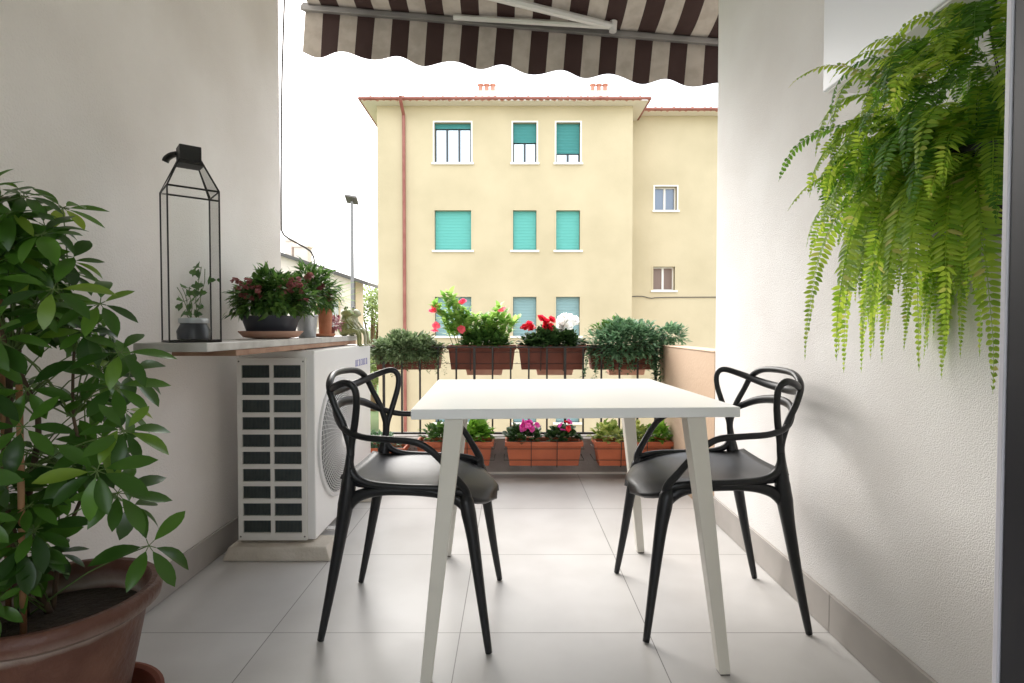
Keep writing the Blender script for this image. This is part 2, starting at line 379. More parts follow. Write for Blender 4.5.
# door frame the picture looks past
dt = thing('door_frame', 'dark door frame with a thin pale edge beside the fern', 'door frame', (.5685, .60, 0))
g = G(); g.box(-.002, .10, -.06, .026, .002, 2.28); g.build('jamb', M['frame_dark'], dt, bevel=.002)
g = G(); g.box(-.004, .0055, .0265, .034, .002, 2.28); g.build('edge_strip', M['frame_white'], dt, bevel=.0015)

# white wall box at upper right
t = thing('wall_box', 'long white box mounted high on the right wall above the fern', 'wall box', (.960, 1.1, 1.65))
g = G(); g.box(-.056, .056, -.7, .51, .004, .40); g.build('casing', M['box_paint'], t, bevel=.004)
g = G(); g.box(-.050, .054, -.69, .50, -.002, .0035); g.build('bottom_panel', M['ceiling'], t)

# ---------------------------------------------------------------- table
def make_table():
    t = thing('table', 'square white table with splayed tapering legs between two black chairs', 'table', (.160, 1.91, 0), R(2.7))
    g = G(); g.box(-.4525, .4525, -.425, .425, .723, .751); g.build('tabletop', M['table_top'], t, bevel=.0025)
    g = G()
    g.box(-.36, .36, -.345, -.325, .672, .7225); g.box(-.36, .36, .325, .345, .672, .7225); g.box(-.36, -.34, -.324, .324, .672, .7225); g.box(.34, .36, -.324, .324, .672, .7225)
    for sx in (-1, 1):
        for sy in (-1, 1):
            g = G(); g.taper((sx * .415, sy * .415, .004), .0155, .0155, (sx * .337, sy * .377, .7225), .0265, .0265)
            o = g.build('leg', M['table_leg'], t, bevel=.003)
            g = G(); g.taper((sx * .4155, sy * .4155, .0), .0135, .0135, (sx * .415, sy * .415, .0038), .0135, .0135); g.build('foot_pad', M['alu_dark'], o)
    return t
make_table()

# ---------------------------------------------------------------- chairs
def mirror(pts): return [(x, -y, z) for x, y, z in pts]
def make_chair(label):
    t = thing('chair', label, 'chair', group='black plastic armchairs at the table')
    pm = M['plastic_black']
    # seat shell
    g = G(); nf, nw = 22, 18; vs = []; fs = []
    for i in range(nf + 1):
        s = i / nf; f = -.205 + s * .478
        if f < -.12: hw = .165 + .035 * math.sin((f + .205) / .085 * math.pi / 2)
        elif f < .10: hw = .20 + .018 * math.sin((f + .12) / .22 * math.pi / 2)
        else: hw = .218 * max(0.0, 1 - ((f - .10) / .176) ** 2.6) ** .5
        hw = max(hw, .004)
        for j in range(nw + 1):
            u = -1 + 2 * j / nw
            z = .484 - .014 * math.cos(u * math.pi / 2) * math.exp(-((f + .03) / .13) ** 2) + .012 * u * u * math.exp(-((f + .05) / .15) ** 2)
            z += .022 * max(0, (-f - .1) / .1) ** 2
            z -= .066 * max(0, (f - .06) / .21) ** 2.2 * (.7 + .3 * u * u)
            z -= .010 * max(0, abs(u) - .55) / .45 * max(0, min(1, (f - .02) / .12))
            vs.append((f, u * hw, z))
    for i in range(nf):
        for j in range(nw):
            a = i * (nw + 1) + j; fs.append((a, a + nw + 1, a + nw + 2, a + 1))
    g.add(vs, fs); o = g.build('seat', pm, t, smooth='all')
    md = o.modifiers.new('thickness', 'SOLIDIFY'); md.thickness = .013; md.offset = -1
    for s in (1, -1):
        sy = lambda pts: pts if s == 1 else mirror(pts)
        # front leg grows out of the seat corner, rear leg runs on from the back post
        g = G(); g.tube(sy([(.180, .194, .468), (.190, .200, .445), (.199, .204, .405), (.213, .210, .33), (.238, .222, .16), (.262, .238, .004)]),
                        [.012, .023, .0230, .0190, .0145, .0105], n=12, sub=5); g.build('leg', pm, t, smooth='all')
        g = G(); g.tube(sy([(-.166, .2, .580), (-.169, .197, .53), (-.174, .194, .48), (-.182, .192, .43), (-.198, .191, .34), (-.232, .192, .16), (-.264, .195, .004)]),
                        [.0095, .0155, .023, .0250, .0195, .0148, .0105], n=12, sub=5); g.build('leg', pm, t, smooth='all')
        g = G(); g.tube(sy([(.199, .204, .405), (.170, .203, .445), (.12, .203, .467), (.04, .202, .474), (-.05, .200, .474), (-.11, .197, .466), (-.155, .194, .446), (-.184, .192, .40)]),
                        [.012, .017, .0165, .015, .015, .017, .019, .012], n=12, sub=5, flat=.75); g.build('side_apron', pm, t, smooth='all')
    # three interwoven bars: a tall arch, a low-slung arm band and a high winged loop
    half = [(-.188, .190, .43), (-.180, .192, .50), (-.168, .198, .56), (-.166, .200, .62), (-.188, .198, .69), (-.215, .194, .745), (-.236, .178, .797), (-.250, .125, .824), (-.262, .05, .832)]
    g = G(); half = [(a, b, c - (.011 if c > .6 else 0)) for a, b, c in half]; pts = half + mirror(half[::-1])
    rh = [.020, .0175, .015, .0135, .0125, .012, .0125, .0145, .016]; g.tube(pts, [q * .88 for q in rh + rh[::-1]], n=12, sub=5, flat=.75); g.build('backrest_arch', pm, t, smooth='all')
    half = [(-.163, .199, .58), (-.160, .203, .625), (-.143, .222, .69), (-.130, .243, .755), (-.133, .250, .798), (-.158, .247, .816), (-.205, .214, .802), (-.252, .135, .778), (-.278, .05, .767)]
    rh = [.012, .0125, .0125, .012, .012, .0125, .0135, .016, .018]
    g = G(); half = [(a, b, c - (.009 if c > .6 else 0)) for a, b, c in half]; g.tube(half + mirror(half[::-1]), [q * .88 for q in rh + rh[::-1]], n=12, sub=5, flat=.7); g.build('backrest_loop', pm, t, smooth='all')
    half = [(.190, .196, .455), (.187, .208, .483), (.160, .226, .525), (.125, .241, .575), (.090, .250, .620), (.045, .251, .643), (-.03, .243, .648), (-.12, .226, .652), (-.185, .200, .672), (-.232, .135, .708), (-.258, .05, .724)]
    rh = [.020, .016, .0135, .0125, .0125, .0125, .012, .012, .013, .016, .018]
    g = G(); half = [(a, b, c - (.009 if c > .6 else 0)) for a, b, c in half]; g.tube(half + mirror(half[::-1]), [q * .88 for q in rh + rh[::-1]], n=12, sub=5, flat=.7); g.build('armrest_band', pm, t, smooth='all')
    for s in (1, -1):
        g = G(); p = [(.19, .200, .470), (.12, .209, .485), (0, .211, .489), (-.10, .205, .495), (-.150, .199, .515), (-.168, .197, .55)]
        g.tube(p if s == 1 else mirror(p), [.012, .011, .010, .011, .013, .012], n=10, sub=5); g.build('seat_rail', pm, t, smooth='all')
    return t
c1 = make_chair('black plastic chair beside the air conditioner, left of the white table'); c1.location = (-.32, 1.853, 0); c1.rotation_euler.z = R(-2.6)
c2 = copy_thing(c1); c2.location = (.675, 1.90, 0); c2.rotation_euler.z = R(180)
c2['label'] = 'black plastic chair against the white stuccoed wall, right of the table'

# ---------------------------------------------------------------- air conditioner, blocks, shelf
def plate(g, x0, x1, z0, z1, holes, y0, y1):
    """plate in the XZ plane from y0 (front) to y1 with rectangular holes that have reveals"""
    xs = sorted({x0, x1, *[h[0] for h in holes], *[h[1] for h in holes]}); zs = sorted({z0, z1, *[h[2] for h in holes], *[h[3] for h in holes]})
    for i in range(len(xs) - 1):
        for j in range(len(zs) - 1):
            cx, cz = (xs[i] + xs[i + 1]) / 2, (zs[j] + zs[j + 1]) / 2
            if any(h[0] < cx < h[1] and h[2] < cz < h[3] for h in holes): continue
            g.quad((xs[i], y0, zs[j]), (xs[i + 1], y0, zs[j]), (xs[i + 1], y0, zs[j + 1]), (xs[i], y0, zs[j + 1]))
    for a, b, c, d in holes:
        g.quad((a, y0, c), (a, y1, c), (b, y1, c), (b, y0, c)); g.quad((a, y0, d), (b, y0, d), (b, y1, d), (a, y1, d))
        g.quad((a, y0, c), (a, y0, d), (a, y1, d), (a, y1, c)); g.quad((b, y0, c), (b, y1, c), (b, y1, d), (b, y0, d))
    g.quad((x0, y0, z0), (x0, y1, z0), (x0, y1, z1), (x0, y0, z1)); g.quad((x1, y0, z0), (x1, y0, z1), (x1, y1, z1), (x1, y1, z0))
    g.quad((x0, y0, z1), (x1, y0, z1), (x1, y1, z1), (x0, y1, z1)); g.quad((x0, y0, z0), (x0, y1, z0), (x1, y1, z0), (x1, y0, z0))

ACX0, ACX1, ACY0, ACY1 = -1.165, -.84, 2.31, 3.24
ac = thing('air_conditioner', 'white outdoor air conditioning unit with round fan grille under the stone shelf', 'air conditioner', (-1.0, 2.775, .062))
lx0, lx1, ly0, ly1, H = ACX0 + 1.0, ACX1 + 1.0, ACY0 - 2.775, ACY1 - 2.775, .811
g = G(); g.box(lx0, lx1, ly0 + .012, ly1, 0, H); g.build('casing', M['ac_front'], ac, bevel=.006)
g = G(); holes = []
for k in range(10):
    z0 = .035 + k * .0735
    for a, b in ((lx0 + .022, lx0 + .140), (lx0 + .156, lx0 + .272)): holes.append((a, b, z0, z0 + .054))
plate(g, lx0 + .002, lx1 - .033, .004, H - .03, holes, ly0 - .004, ly0 + .011); g.build('side_grille', M['ac'], ac)
g = G(); g.box(lx0 + .012, lx1 - .045, ly0 + .0085, ly0 + .0115, .015, H - .04); g.build('coil', M['coil'], ac)
fc = Vector((lx1, 2.63 - 2.775, .388)); r0 = .272
g = G(); g.lathe([(r0 - .006, 0), (r0 - .006, .003)], n=64)
Mx = Matrix.Translation(fc) @ Matrix.Rotation(R(90), 4, 'Y')
g.v = [tuple(Mx @ Vector(v)) for v in g.v]; g.build('fan_dark_disc', M['coil'], ac)  # flat dark disc standing in for the shade inside the fan recess
g = G(); dome = lambda r: .030 * (1 - (r / r0) ** 4) + .004
def ring(r, rad): g.tube([(r * math.cos(a), r * math.sin(a), dome(r)) for a in [2 * math.pi * k / 56 for k in range(56)]], rad, n=4, sub=1, closed=True)
g.lathe([(r0 + .012, .0), (r0 + .010, .010), (r0, .014), (r0 - .008, .010), (r0 - .008, .0)], n=64)
for k in range(21): ring(.058 + k * .0101, .0018)
for k in range(72):
    a = 2 * math.pi * k / 72
    g.tube([(r * math.cos(a + .35 * r / r0), r * math.sin(a + .35 * r / r0), dome(r)) for r in (.05, .12, .19, .235, r0 - .004)], .0014, n=4, sub=1)
g.v = [tuple(Mx @ Vector(v)) for v in g.v]; g.build('fan_grille', M['grille'], ac)
g = G(); g.lathe([(.056, .026), (.056, .036), (.05, .040), (0, .041)], n=32); g.v = [tuple(Mx @ Vector(v)) for v in g.v]; g.build('hub_cap', M['ac_front'], ac, smooth=True)
for (sx_, sz_) in ((lx0 + .011, .02), (lx0 + .011, H - .045), (lx1 - .042, .02), (lx1 - .042, H - .045)): g = G(); g.ball((sx_, ly0 - .0045, sz_), .004, 8, 6, (1, .4, 1)); g.build('screw', M['alu_dark'], ac, smooth='all')
g = G()
for k in range(44):
    x_ = lx0 + .016 + k * .0058
    if x_ < lx1 - .05: g.box(x_, x_ + .0012, ly0 + .004, ly0 + .0083, .03, H - .05)
g.build('cooling_fins', M['fins'], ac)
# faint blue lettering near the far top corner of the front
g = G(); yy = 2.93 - 2.775
for k, st in enumerate(('101', '110', '111', '011', '101', '110', '111')):
    y0 = yy + k * .035
    if st[0] == '1': g.box(lx1 + .0005, lx1 + .0015, y0, y0 + .006, .700, .735)
    if st[1] == '1': g.box(lx1 + .0005, lx1 + .0015, y0 + .0062, y0 + .017, .729, .735)
    if st[2] == '1': g.box(lx1 + .0005, lx1 + .0015, y0 + .0172, y0 + .0232, .700, .735)
    g.box(lx1 + .0005, lx1 + .0015, y0 + .0062, y0 + .017, .700, .706)
g.build('lettering', M['ink'], ac)
for yv in (ly0 + .16, ly1 - .14):
    g = G(); g.box(lx0 + .03, lx1 + .035, yv - .02, yv + .02, -.006, -.0005); g.build('mounting_foot', M['alu'], ac)
for i, (yc, lab) in enumerate(((2.33, 'beige concrete block under the near end of the air conditioner'), (3.10, 'beige concrete block under the far end of the air conditioner'))):
    g = G(); g.taper((-1.0 + .02, yc, .001), .225, .085, (-1.0 + .02, yc, .055), .205, .07); tag(g.build('concrete_block', M['concrete'], bevel=.006), lab, 'block', 'blocks under the air conditioner')

sh = thing('shelf', 'marble slab shelf on a wooden board above the air conditioner', 'shelf', (-1.0, 2.375, .858))
g = G(); g.box(-.110, .108, -.775, .775, .041, .067); g.build('slab', M['marble'], sh, bevel=.003)
g = G(); g.box(-.106, .104, -.60, .765, .0205, .0405); g.build('board', M['wood'], sh, bevel=.002)
for yv in (.02, .62):
    g = G(); g.box(-.10, .09, yv - .02, yv + .02, .0155, .0200); g.build('batten', M['wood'], sh)
ZS = .9255

# ---------------------------------------------------------------- lantern with ivy
ln = thing('lantern', 'tall black framed glass lantern standing on the marble shelf', 'lantern', (-1.008, 1.72, ZS), .697)
h = .0691; zt = .467
g = G()
cs = [(-h, -h), (h, -h), (h, h), (-h, h)]
def bar(a, b, r=.0030): g.tube([a, b], r, n=4, sub=1, up=(.7, .7, .1))
for i in range(4):
    a = cs[i]; b = cs[(i + 1) % 4]
    bar((a[0], a[1], 0), (a[0], a[1], zt)); bar((a[0], a[1], .003), (b[0], b[1], .003)); bar((a[0], a[1], zt), (b[0], b[1], zt))
    bar((a[0], a[1], zt), (a[0] * .40, a[1] * .40, .565))
g.build('frame', M['black_metal'], ln)
for i in range(4):
    a = cs[i]; b = cs[(i + 1) % 4]; g = G()
    g.quad((a[0], a[1], .006), (b[0], b[1], .006), (b[0], b[1], zt - .003), (a[0], a[1], zt - .003)); g.build('glass_pane', M['glass'], ln)
    g = G(); g.quad((a[0], a[1], zt + .004), (b[0], b[1], zt + .004), (b[0] * .41, b[1] * .41, .562), (a[0] * .41, a[1] * .41, .562)); g.build('roof_pane', M['glass'], ln)
g = G(); g.box(-.030, .030, -.030, .030, .5585, .606); g.taper((0, 0, .548), .036, .036, (0, 0, .558), .031, .031); g.build('cap', M['black_metal'], ln, bevel=.002)
g = G(); g.tube([(-.026, .026, .588), (-.040, .038, .584), (-.052, .047, .574), (-.056, .050, .563)], .007, n=8, flat=2.2, up=(0, 0, 1)); g.build('handle', M['black_metal'], ln, smooth='all')
# ivy
iv = thing('potted_ivy', 'small ivy in a dark glass jar inside the glass lantern', 'plant', (-1.006, 1.73, ZS + .004))
g = G(); g.lathe([(.036, 0), (.046, .006), (.048, .03), (.037, .052), (.040, .060), (.040, .064), (.034, .064), (.032, .05)], n=24); g.build('jar', M['pot_dark'], iv, smooth=True)
g = G(); g.lathe([(.0405, .055), (.0425, .058), (.0425, .070), (.036, .072), (.036, .062)], n=24); g.build('jar_rim', M['zinc'], iv, smooth=True)
g = G(); st = G()
lobed = lambda t: abs(math.sin(math.pi * t ** .6)) * (1 + .35 * math.sin(t * 9))
for k in range(5):
    a = k * 1.3; p = Vector((.008 * math.cos(a), .008 * math.sin(a), .06)); pts = [p.copy()]
    d = Vector((math.cos(a) * .25, math.sin(a) * .25, 1)).normalized(); n_ = 8 if k < 2 else 5
    for q in range(n_):
        p = p + d * .022 + Vector((rnd.uniform(-.006, .006), rnd.uniform(-.006, .006), 0)); pts.append(p.copy())
        aa = rnd.uniform(0, 6.28); dd = Vector((math.cos(aa), math.sin(aa), .2))
        pp = p + dd * .012; g.leaf(pp, dd, (rnd.uniform(-.5, .5), -1, .4), rnd.uniform(.022, .032), .027, 4, .3, .1, lobed)
    st.tube(pts, .0012, n=4, sub=1)
st.build('stem', M['stem_green'], iv); g.build('foliage', M['leaf_mid'], iv)

# ---------------------------------------------------------------- foliage generators
def rdir(zmin=-1.0):
    while True:
        v = Vector((rnd.uniform(-1, 1), rnd.uniform(-1, 1), rnd.uniform(-1, 1)))
        if .05 < v.length < 1 and v.normalized().z >= zmin: return v.normalized()

def bush(n, c, rad, L, W, zmin=-.2, bend=.3, seg=3, inner=.35, up=.35, jit=.6, shape=None):
    g = G(); c = Vector(c)
    for i in range(n):
        d = rdir(zmin); k = inner + (1 - inner) * rnd.random() ** .6
        k *= .8 + .35 * noise.noise(Vector((d.x * 2.1 + c.x * 7, d.y * 2.1 + c.y, d.z * 2.1 + c.z)))
        p = c + Vector((d.x * rad[0], d.y * rad[1], d.z * rad[2])) * k
        dd = (d + Vector((rnd.uniform(-jit, jit), rnd.uniform(-jit, jit), rnd.uniform(-jit, jit) + up))).normalized()
        l = L * rnd.uniform(.65, 1.25)
        g.leaf(p, dd, Vector((rnd.uniform(-.4, .4), rnd.uniform(-.4, .4), 1)), l, W * l / L, seg, bend * rnd.uniform(.2, 1.6), .15, shape)
    return g
def stems(base, c, rad, n, r=.002):
    g = G(); c = Vector(c); base = Vector(base)
    for i in range(n):
        d = rdir(-.1); e = c + Vector((d.x * rad[0], d.y * rad[1], d.z * rad[2])) * .8
        b = base + Vector((rnd.uniform(-.3, .3) * rad[0], rnd.uniform(-.3, .3) * rad[1], 0))
        g.tube([b, (b + e) / 2 + Vector((0, 0, .02)), e], [r * 1.4, r, r * .6], n=5, sub=3)
    return g
def blossom(p, r, mt, parent, n=9, name='flower', flat=.6):
    g = G(); p = Vector(p); ax = Vector((rnd.uniform(-.7, .7), rnd.uniform(-1, .5), rnd.uniform(.1, 1))).normalized()
    a_ = ax.orthogonal().normalized(); b_ = ax.cross(a_)
    for ly in range(2 if n > 6 else 1):
        for i in range(n):
            a = 6.283 * (i + ly * .5) / n + rnd.uniform(-.2, .2)
            d = a_ * math.cos(a) + b_ * math.sin(a) + ax * (rnd.uniform(.1, .5) + ly * .7) * flat
            g.leaf(p, d, ax, r * rnd.uniform(.85, 1.15), r * 1.0, 4, rnd.uniform(-.1, .35), .15, lambda t: math.sin(math.pi * (t * .8 + .08)))
    g.build(name, mt, parent)

# ---------------------------------------------------------------- shelf pots
tag_saucer = G(); tag_saucer.lathe([(.07, 0), (.115, .006), (.137, .030), (.138, .034), (.130, .034), (.110, .012), (.0, .010)], (0, 0, 0), 40)
o = tag_saucer.build('saucer', M['saucer_clay'], smooth=True); o.scale = (.92, .92, .92); o.location = (-1.012, 2.30, ZS); tag(o, 'wide clay saucer under the dark plant bowl on the shelf', 'saucer')
pb = thing('potted_plant', 'bushy dusty pink flowering plant in a dark bowl on the shelf', 'plant', (-1.012, 2.30, ZS + .0115)); pb.scale = (.92, .92, .92)
g = G(); g.lathe([(.085, 0), (.098, .004), (.120, .07), (.124, .082), (.124, .090), (.116, .090), (.112, .078), (0, .076)], n=36); g.build('pot', M['pot_dark'], pb, smooth=True)
g = stems((0, 0, .075), (0, 0, .14), (.12, .13, .15), 26); g.build('stem', M['stem_green'], pb)
g = bush(1900, (-.0, .02, .145), (.19, .22, .16), .043, .020, zmin=-.35, bend=.5, up=.15); g.build('foliage', M['leaf_mix'], pb)
g = bush(620, (.02, .0, .175), (.17, .19, .14), .038, .016, zmin=-.1, bend=.4, up=.3); g.build('young_foliage', M['leaf_mid'], pb)
for (x, y, z) in ((-.04, -.12, .22), (-.01, -.13, .205), (.02, -.12, .215), (-.02, -.11, .245), (.11, -.05, .25), (.12, .0, .235), (.13, -.03, .27), (.09, -.08, .21), (-.11, -.06, .25), (.14, .02, .21)):
    for q in range(6): blossom((x + rnd.uniform(-.03, .03), y + rnd.uniform(-.02, .0) - .02, z + rnd.uniform(-.03, .025) - .02), .013, M['petal_dusty'], pb, 7)
t = thing('potted_plant', 'leafy green plant in a small zinc bucket on the shelf', 'plant', (-.955, 2.55, ZS)); t.scale = (.92, .92, .92)
g = G(); g.lathe([(.040, 0), (.042, .002), (.052, .105), (.055, .108), (.055, .113), (.050, .113), (.047, .095), (0, .093)], n=32); g.build('bucket', M['zinc'], t, smooth=True)
g = bush(900, (.02, .02, .22), (.13, .15, .16), .055, .016, zmin=-.5, bend=.45, up=.1); g.build('foliage', M['leaf_mid'], t)
g = stems((0, 0, .1), (0, 0, .2), (.09, .1, .13), 14); g.build('stem', M['stem_green'], t)
for (x, y, z) in ((.04, -.1, .30), (.09, -.04, .26), (.10, .03, .2), (.07, -.08, .2), (.03, -.13, .24)):
    for q in range(2): blossom((x + rnd.uniform(-.015, .015), y, z + rnd.uniform(-.015, .015)), .022, M['petal_dusty'], t, 7)
t = thing('potted_plant', 'spiky green plant in a narrow terracotta pot on the shelf', 'plant', (-.935, 2.74, ZS + .0085)); t.scale = (.92, .92, .92)
g = G(); g.lathe([(.030, 0), (.032, .002), (.038, .125), (.043, .128), (.043, .160), (.037, .160), (.035, .14), (0, .138)], n=28); g.build('pot', M['terracotta'], t, smooth=True)
g = G()
for k in range(70):
    a = rnd.uniform(0, 6.283); e = rnd.uniform(.1, 1.5); d = Vector((math.cos(a), math.sin(a), e)).normalized()
    if d.x < -.5: d.x *= .5
    g.leaf((0, 0, .14 + rnd.uniform(0, .08)), d, (0, 0, 1), rnd.uniform(.14, .25), .013, 6, rnd.uniform(.15, .7), .3, lambda t: (1 - t) ** .6)
g.build('foliage', M['leaf_bright'], t)
g = bush(60, (.01, -.03, .18), (.05, .05, .05), .03, .014, bend=.3); g.build('withered_foliage', M['leaf_red'], t)
g = G(); g.lathe([(.045, 0), (.060, .004), (.064, .016), (.060, .016), (.05, .008), (0, .007)], n=28); o = g.build('saucer', M['terracotta'], smooth=True); o.scale = (.92, .92, 1); o.location = (-.945, 2.74, ZS); tag(o, 'small terracotta saucer under the narrow terracotta pot', 'saucer')
t = thing('potted_plant', 'low purplish red plant between terracotta pot and frog figurines', 'plant', (-.955, 2.86, ZS)); t.scale = (.75, .75, .75)
g = G(); g.lathe([(.032, 0), (.042, .06), (.045, .066), (.040, .066), (0, .06)], n=24); g.build('pot', M['terracotta_dark'], t, smooth=True)
g = bush(330, (0.02, 0, .085), (.07, .09, .07), .03, .012, zmin=-.6, bend=.4); g.build('foliage', M['leaf_red'], t)

# ---------------------------------------------------------------- frog figurines
def frog(loc, mt, label, s=1.0):
    t = thing('frog_figurine', label, 'figurine', loc, R(rnd.uniform(-8, 4)), 'frog figurines sitting on the shelf edge')
    g = G()
    g.ball((-.005, 0, .036 * s), .034 * s, 16, 12, (.85, .95, 1.15)); g.ball((.004, 0, .072 * s), .024 * s, 14, 10, (.95, .95, 1.3))
    g.ball((.012, 0, .106 * s), .026 * s, 16, 12, (1.1, 1.15, .75)); g.ball((.034, 0, .100 * s), .013 * s, 10, 8, (1, 1.5, .6))
    for y in (-1, 1):
        g.ball((.006, y * .015, .125 * s), .009, 10, 8)
        g.tube([(.006, y * .024, .080 * s), (.024, y * .034, .060 * s), (.045, y * .026, .048), (.062, y * .018, .030)], [.008, .007, .006, .006], n=8)
        g.tube([(.0, y * .018, .020), (.040, y * .030, .030), (.068, y * .026, .024), (.078, y * .022, -.006), (.078, y * .022, -.050)], [.016, .014, .011, .009, .007], n=8)
        g.ball((.085, y * .024, -.053), .010, 8, 6, (1.7, 1, .5))
    o = g.build('body', mt, t, smooth='all')
    md = o.modifiers.new('fuse', 'REMESH'); md.mode = 'VOXEL'; md.voxel_size = .0028; md.use_smooth_shade = True
    for y in (-1, 1):
        g = G(); g.ball((.008, y * .016, .131 * s), .0062, 10, 8); g.build('eye', M['black_gloss'], t, smooth='all')
frog((-.925, 3.03, ZS), M['frog_green'], 'mossy green frog figurine with dangling legs on the shelf edge', 1.2)
frog((-.905, 3.11, ZS), M['frog_white'], 'pale glazed frog figurine with dangling legs beyond the green frog', 1.2)

# ---------------------------------------------------------------- cable on the end of the left wall
g = G(); xe, ye = XL - .004, YL + .012
g.tube([(xe + .03, ye, 2.74), (xe + .012, ye, 2.3), (xe + .004, ye, 1.9), (xe + .001, ye, 1.56), (xe + .006, ye, 1.49), (xe + .04, ye + .01, 1.455), (xe + .13, ye + .01, 1.405), (xe + .165, ye + .01, 1.37), (xe + .175, ye + .01, 1.30), (xe + .175, ye + .01, 1.0)], .005, n=6, sub=6)
tag(g.build('cable', M['pipe'], smooth='all'), 'grey cable running down the edge of the left wall', 'cable')

# ---------------------------------------------------------------- large schefflera in a terracotta pot
sc = thing('potted_bush', 'large glossy leaved umbrella bush in a big weathered terracotta pot', 'plant', (-1.012, 1.2, .100))
g = G(); g.lathe([(.120, 0), (.128, .004), (.150, .12), (.165, .20), (.170, .228), (.186, .236), (.197, .245), (.200, .262), (.198, .274), (.190, .281), (.178, .280), (.170, .272), (.160, .20), (.158, .19)], n=64)
g.build('pot', M['terracotta_old'], sc, smooth=True)
g = G(); g.lathe([(0, .222), (.1, .222), (.167, .215)], n=40); g.build('soil', M['soil'], sc)
g = G(); g.lathe([(.13, 0), (.170, .006), (.189, .094), (.192, .100), (.184, .102), (.175, .097), (.160, .02), (0, .017)], n=56); o = g.build('saucer', M['terracotta_dark'], smooth=True); o.location = (-1.012, 1.215, .001); tag(o, 'deep terracotta saucer under the big weathered pot', 'saucer')
sc.location.z = .105 - .004
sg = G(); lg = G(); pet = G()
trunks = []
for k, (dx, dy, lean, n_) in enumerate(((-.085, .0, -.012, 7), (-.055, .02, -.015, 6), (-.03, .05, .035, 5), (-.10, .05, -.02, 6))):
    pts = [Vector((dx + lean * q * .45 + .018 * math.sin(q * 1.9 + k * 2), dy + .018 * math.cos(q * 2.1 + k), .215 + q * .15)) for q in range(n_)]
    trunks.append(pts); sg.tube(pts, [(.010, .0085, .005, .007)[k] * (1 - .11 * q) for q in range(len(pts))], n=7, sub=4)
def umbrella(hub, out, L, n=None):
    """a compound leaf: leaflets radiating from the tip of its stalk"""
    hub = Vector(hub); out = Vector(out).normalized(); n = n or rnd.choice((6, 7, 8))
    a = out.orthogonal().normalized(); b = out.cross(a)
    ph = rnd.uniform(0, 6.28)
    for i in range(n):
        th = ph + 6.283 * i / n + rnd.uniform(-.15, .15)
        rad = a * math.cos(th) + b * math.sin(th)
        d = (rad * .92 + out * .28 + Vector((0, 0, -.30))).normalized()
        l = L * rnd.uniform(.75, 1.15)
        st = hub + d * l * .16
        pet.tube([hub, st], .0011, n=4, sub=1)
        lg.leaf(st, d, out + Vector((0, 0, .6)), l, l * .365, 6, rnd.uniform(-.02, .5), rnd.uniform(.05, .45), lambda t: math.sin(math.pi * t ** 1.15) ** .75)
PR = ((.28, .05), (.38, .06), (.49, .10), (.60, .15), (.71, .165), (.82, .14), (.93, .085), (1.02, .05), (1.25, .03))
def prof(z):       # reach of the crown by height above the pot's foot
    for (a, p), (b, q) in zip(PR, PR[1:]):
        if a <= z <= b: return p + (q - p) * (z - a) / (b - a)
    return .05
for k in range(104):
    z = rnd.choice((rnd.uniform(.30, .60), rnd.uniform(.55, 1.16), rnd.uniform(.62, 1.10), rnd.uniform(.62, 1.10))); a = rnd.uniform(0, 6.283); q_ = rnd.uniform(.3, 1.0) ** .6
    x, y = prof(z) * q_ * math.cos(a) - .055, (prof(z) + .07) * q_ * math.sin(a)
    if x < -.19: x = -.19 + rnd.uniform(0, .05)
    hub = Vector((x, y, z)); tr = rnd.choice(trunks)
    base = min(tr, key=lambda q: abs(q.z - (z - .12)))
    mid = (base + hub) / 2 + Vector((0, 0, .03))
    pet.tube([base, mid, hub], [.0022, .0016, .0012], n=5, sub=3)
    umbrella(hub, (hub - base).normalized() + Vector((rnd.uniform(-.4, .6), rnd.uniform(-.9, .3), rnd.uniform(-.3, .4))), rnd.uniform(.055, .088))
for (px, py, d) in ((49, 236, 1.16), (106, 304, 1.2), (78, 262, 1.25), (125, 352, 1.2), (128, 430, 1.15), (118, 385, 1.22), (134, 372, 1.3), (150, 545, 1.25), (132, 505, 1.35), (100, 470, 1.1), (120, 492, 1.2), (60, 290, 1.1), (20, 215, 1.15), (8, 200, 1.2)):
    hub = Vector(((px - 512) / 540 * d + 1.012, d - 1.2, CAM_Z + (328 - py) / 540 * d - .101))
    tr = rnd.choice(trunks); base = min(tr, key=lambda q: abs(q.z - (hub.z - .12)))
    pet.tube([base, (base + hub) / 2 + Vector((0, 0, .02)), hub], [.0024, .0018, .0013], n=5, sub=3)
    umbrella(hub, (hub - base).normalized() + Vector((0, -.6, .25)), rnd.uniform(.07, .095))
sg.build('stem', M['bark_dark'], sc, smooth='all'); pet.build('leaf_stalk', M['stem_green'], sc); lg.build('foliage', M['leaf_schef'], sc, smooth='all')
g = G(); g.tube([(-.125, .02, .2), (-.127, .02, .8), (-.130, .02, 1.235)], .0055, n=8, sub=1); g.build('cane', M['cane'], sc, smooth='all')
g = G(); g.tube([(-.02, -.06, .2), (-.022, -.055, .75)], .006, n=8, sub=1); g.build('cane', M['cane'], sc, smooth='all')

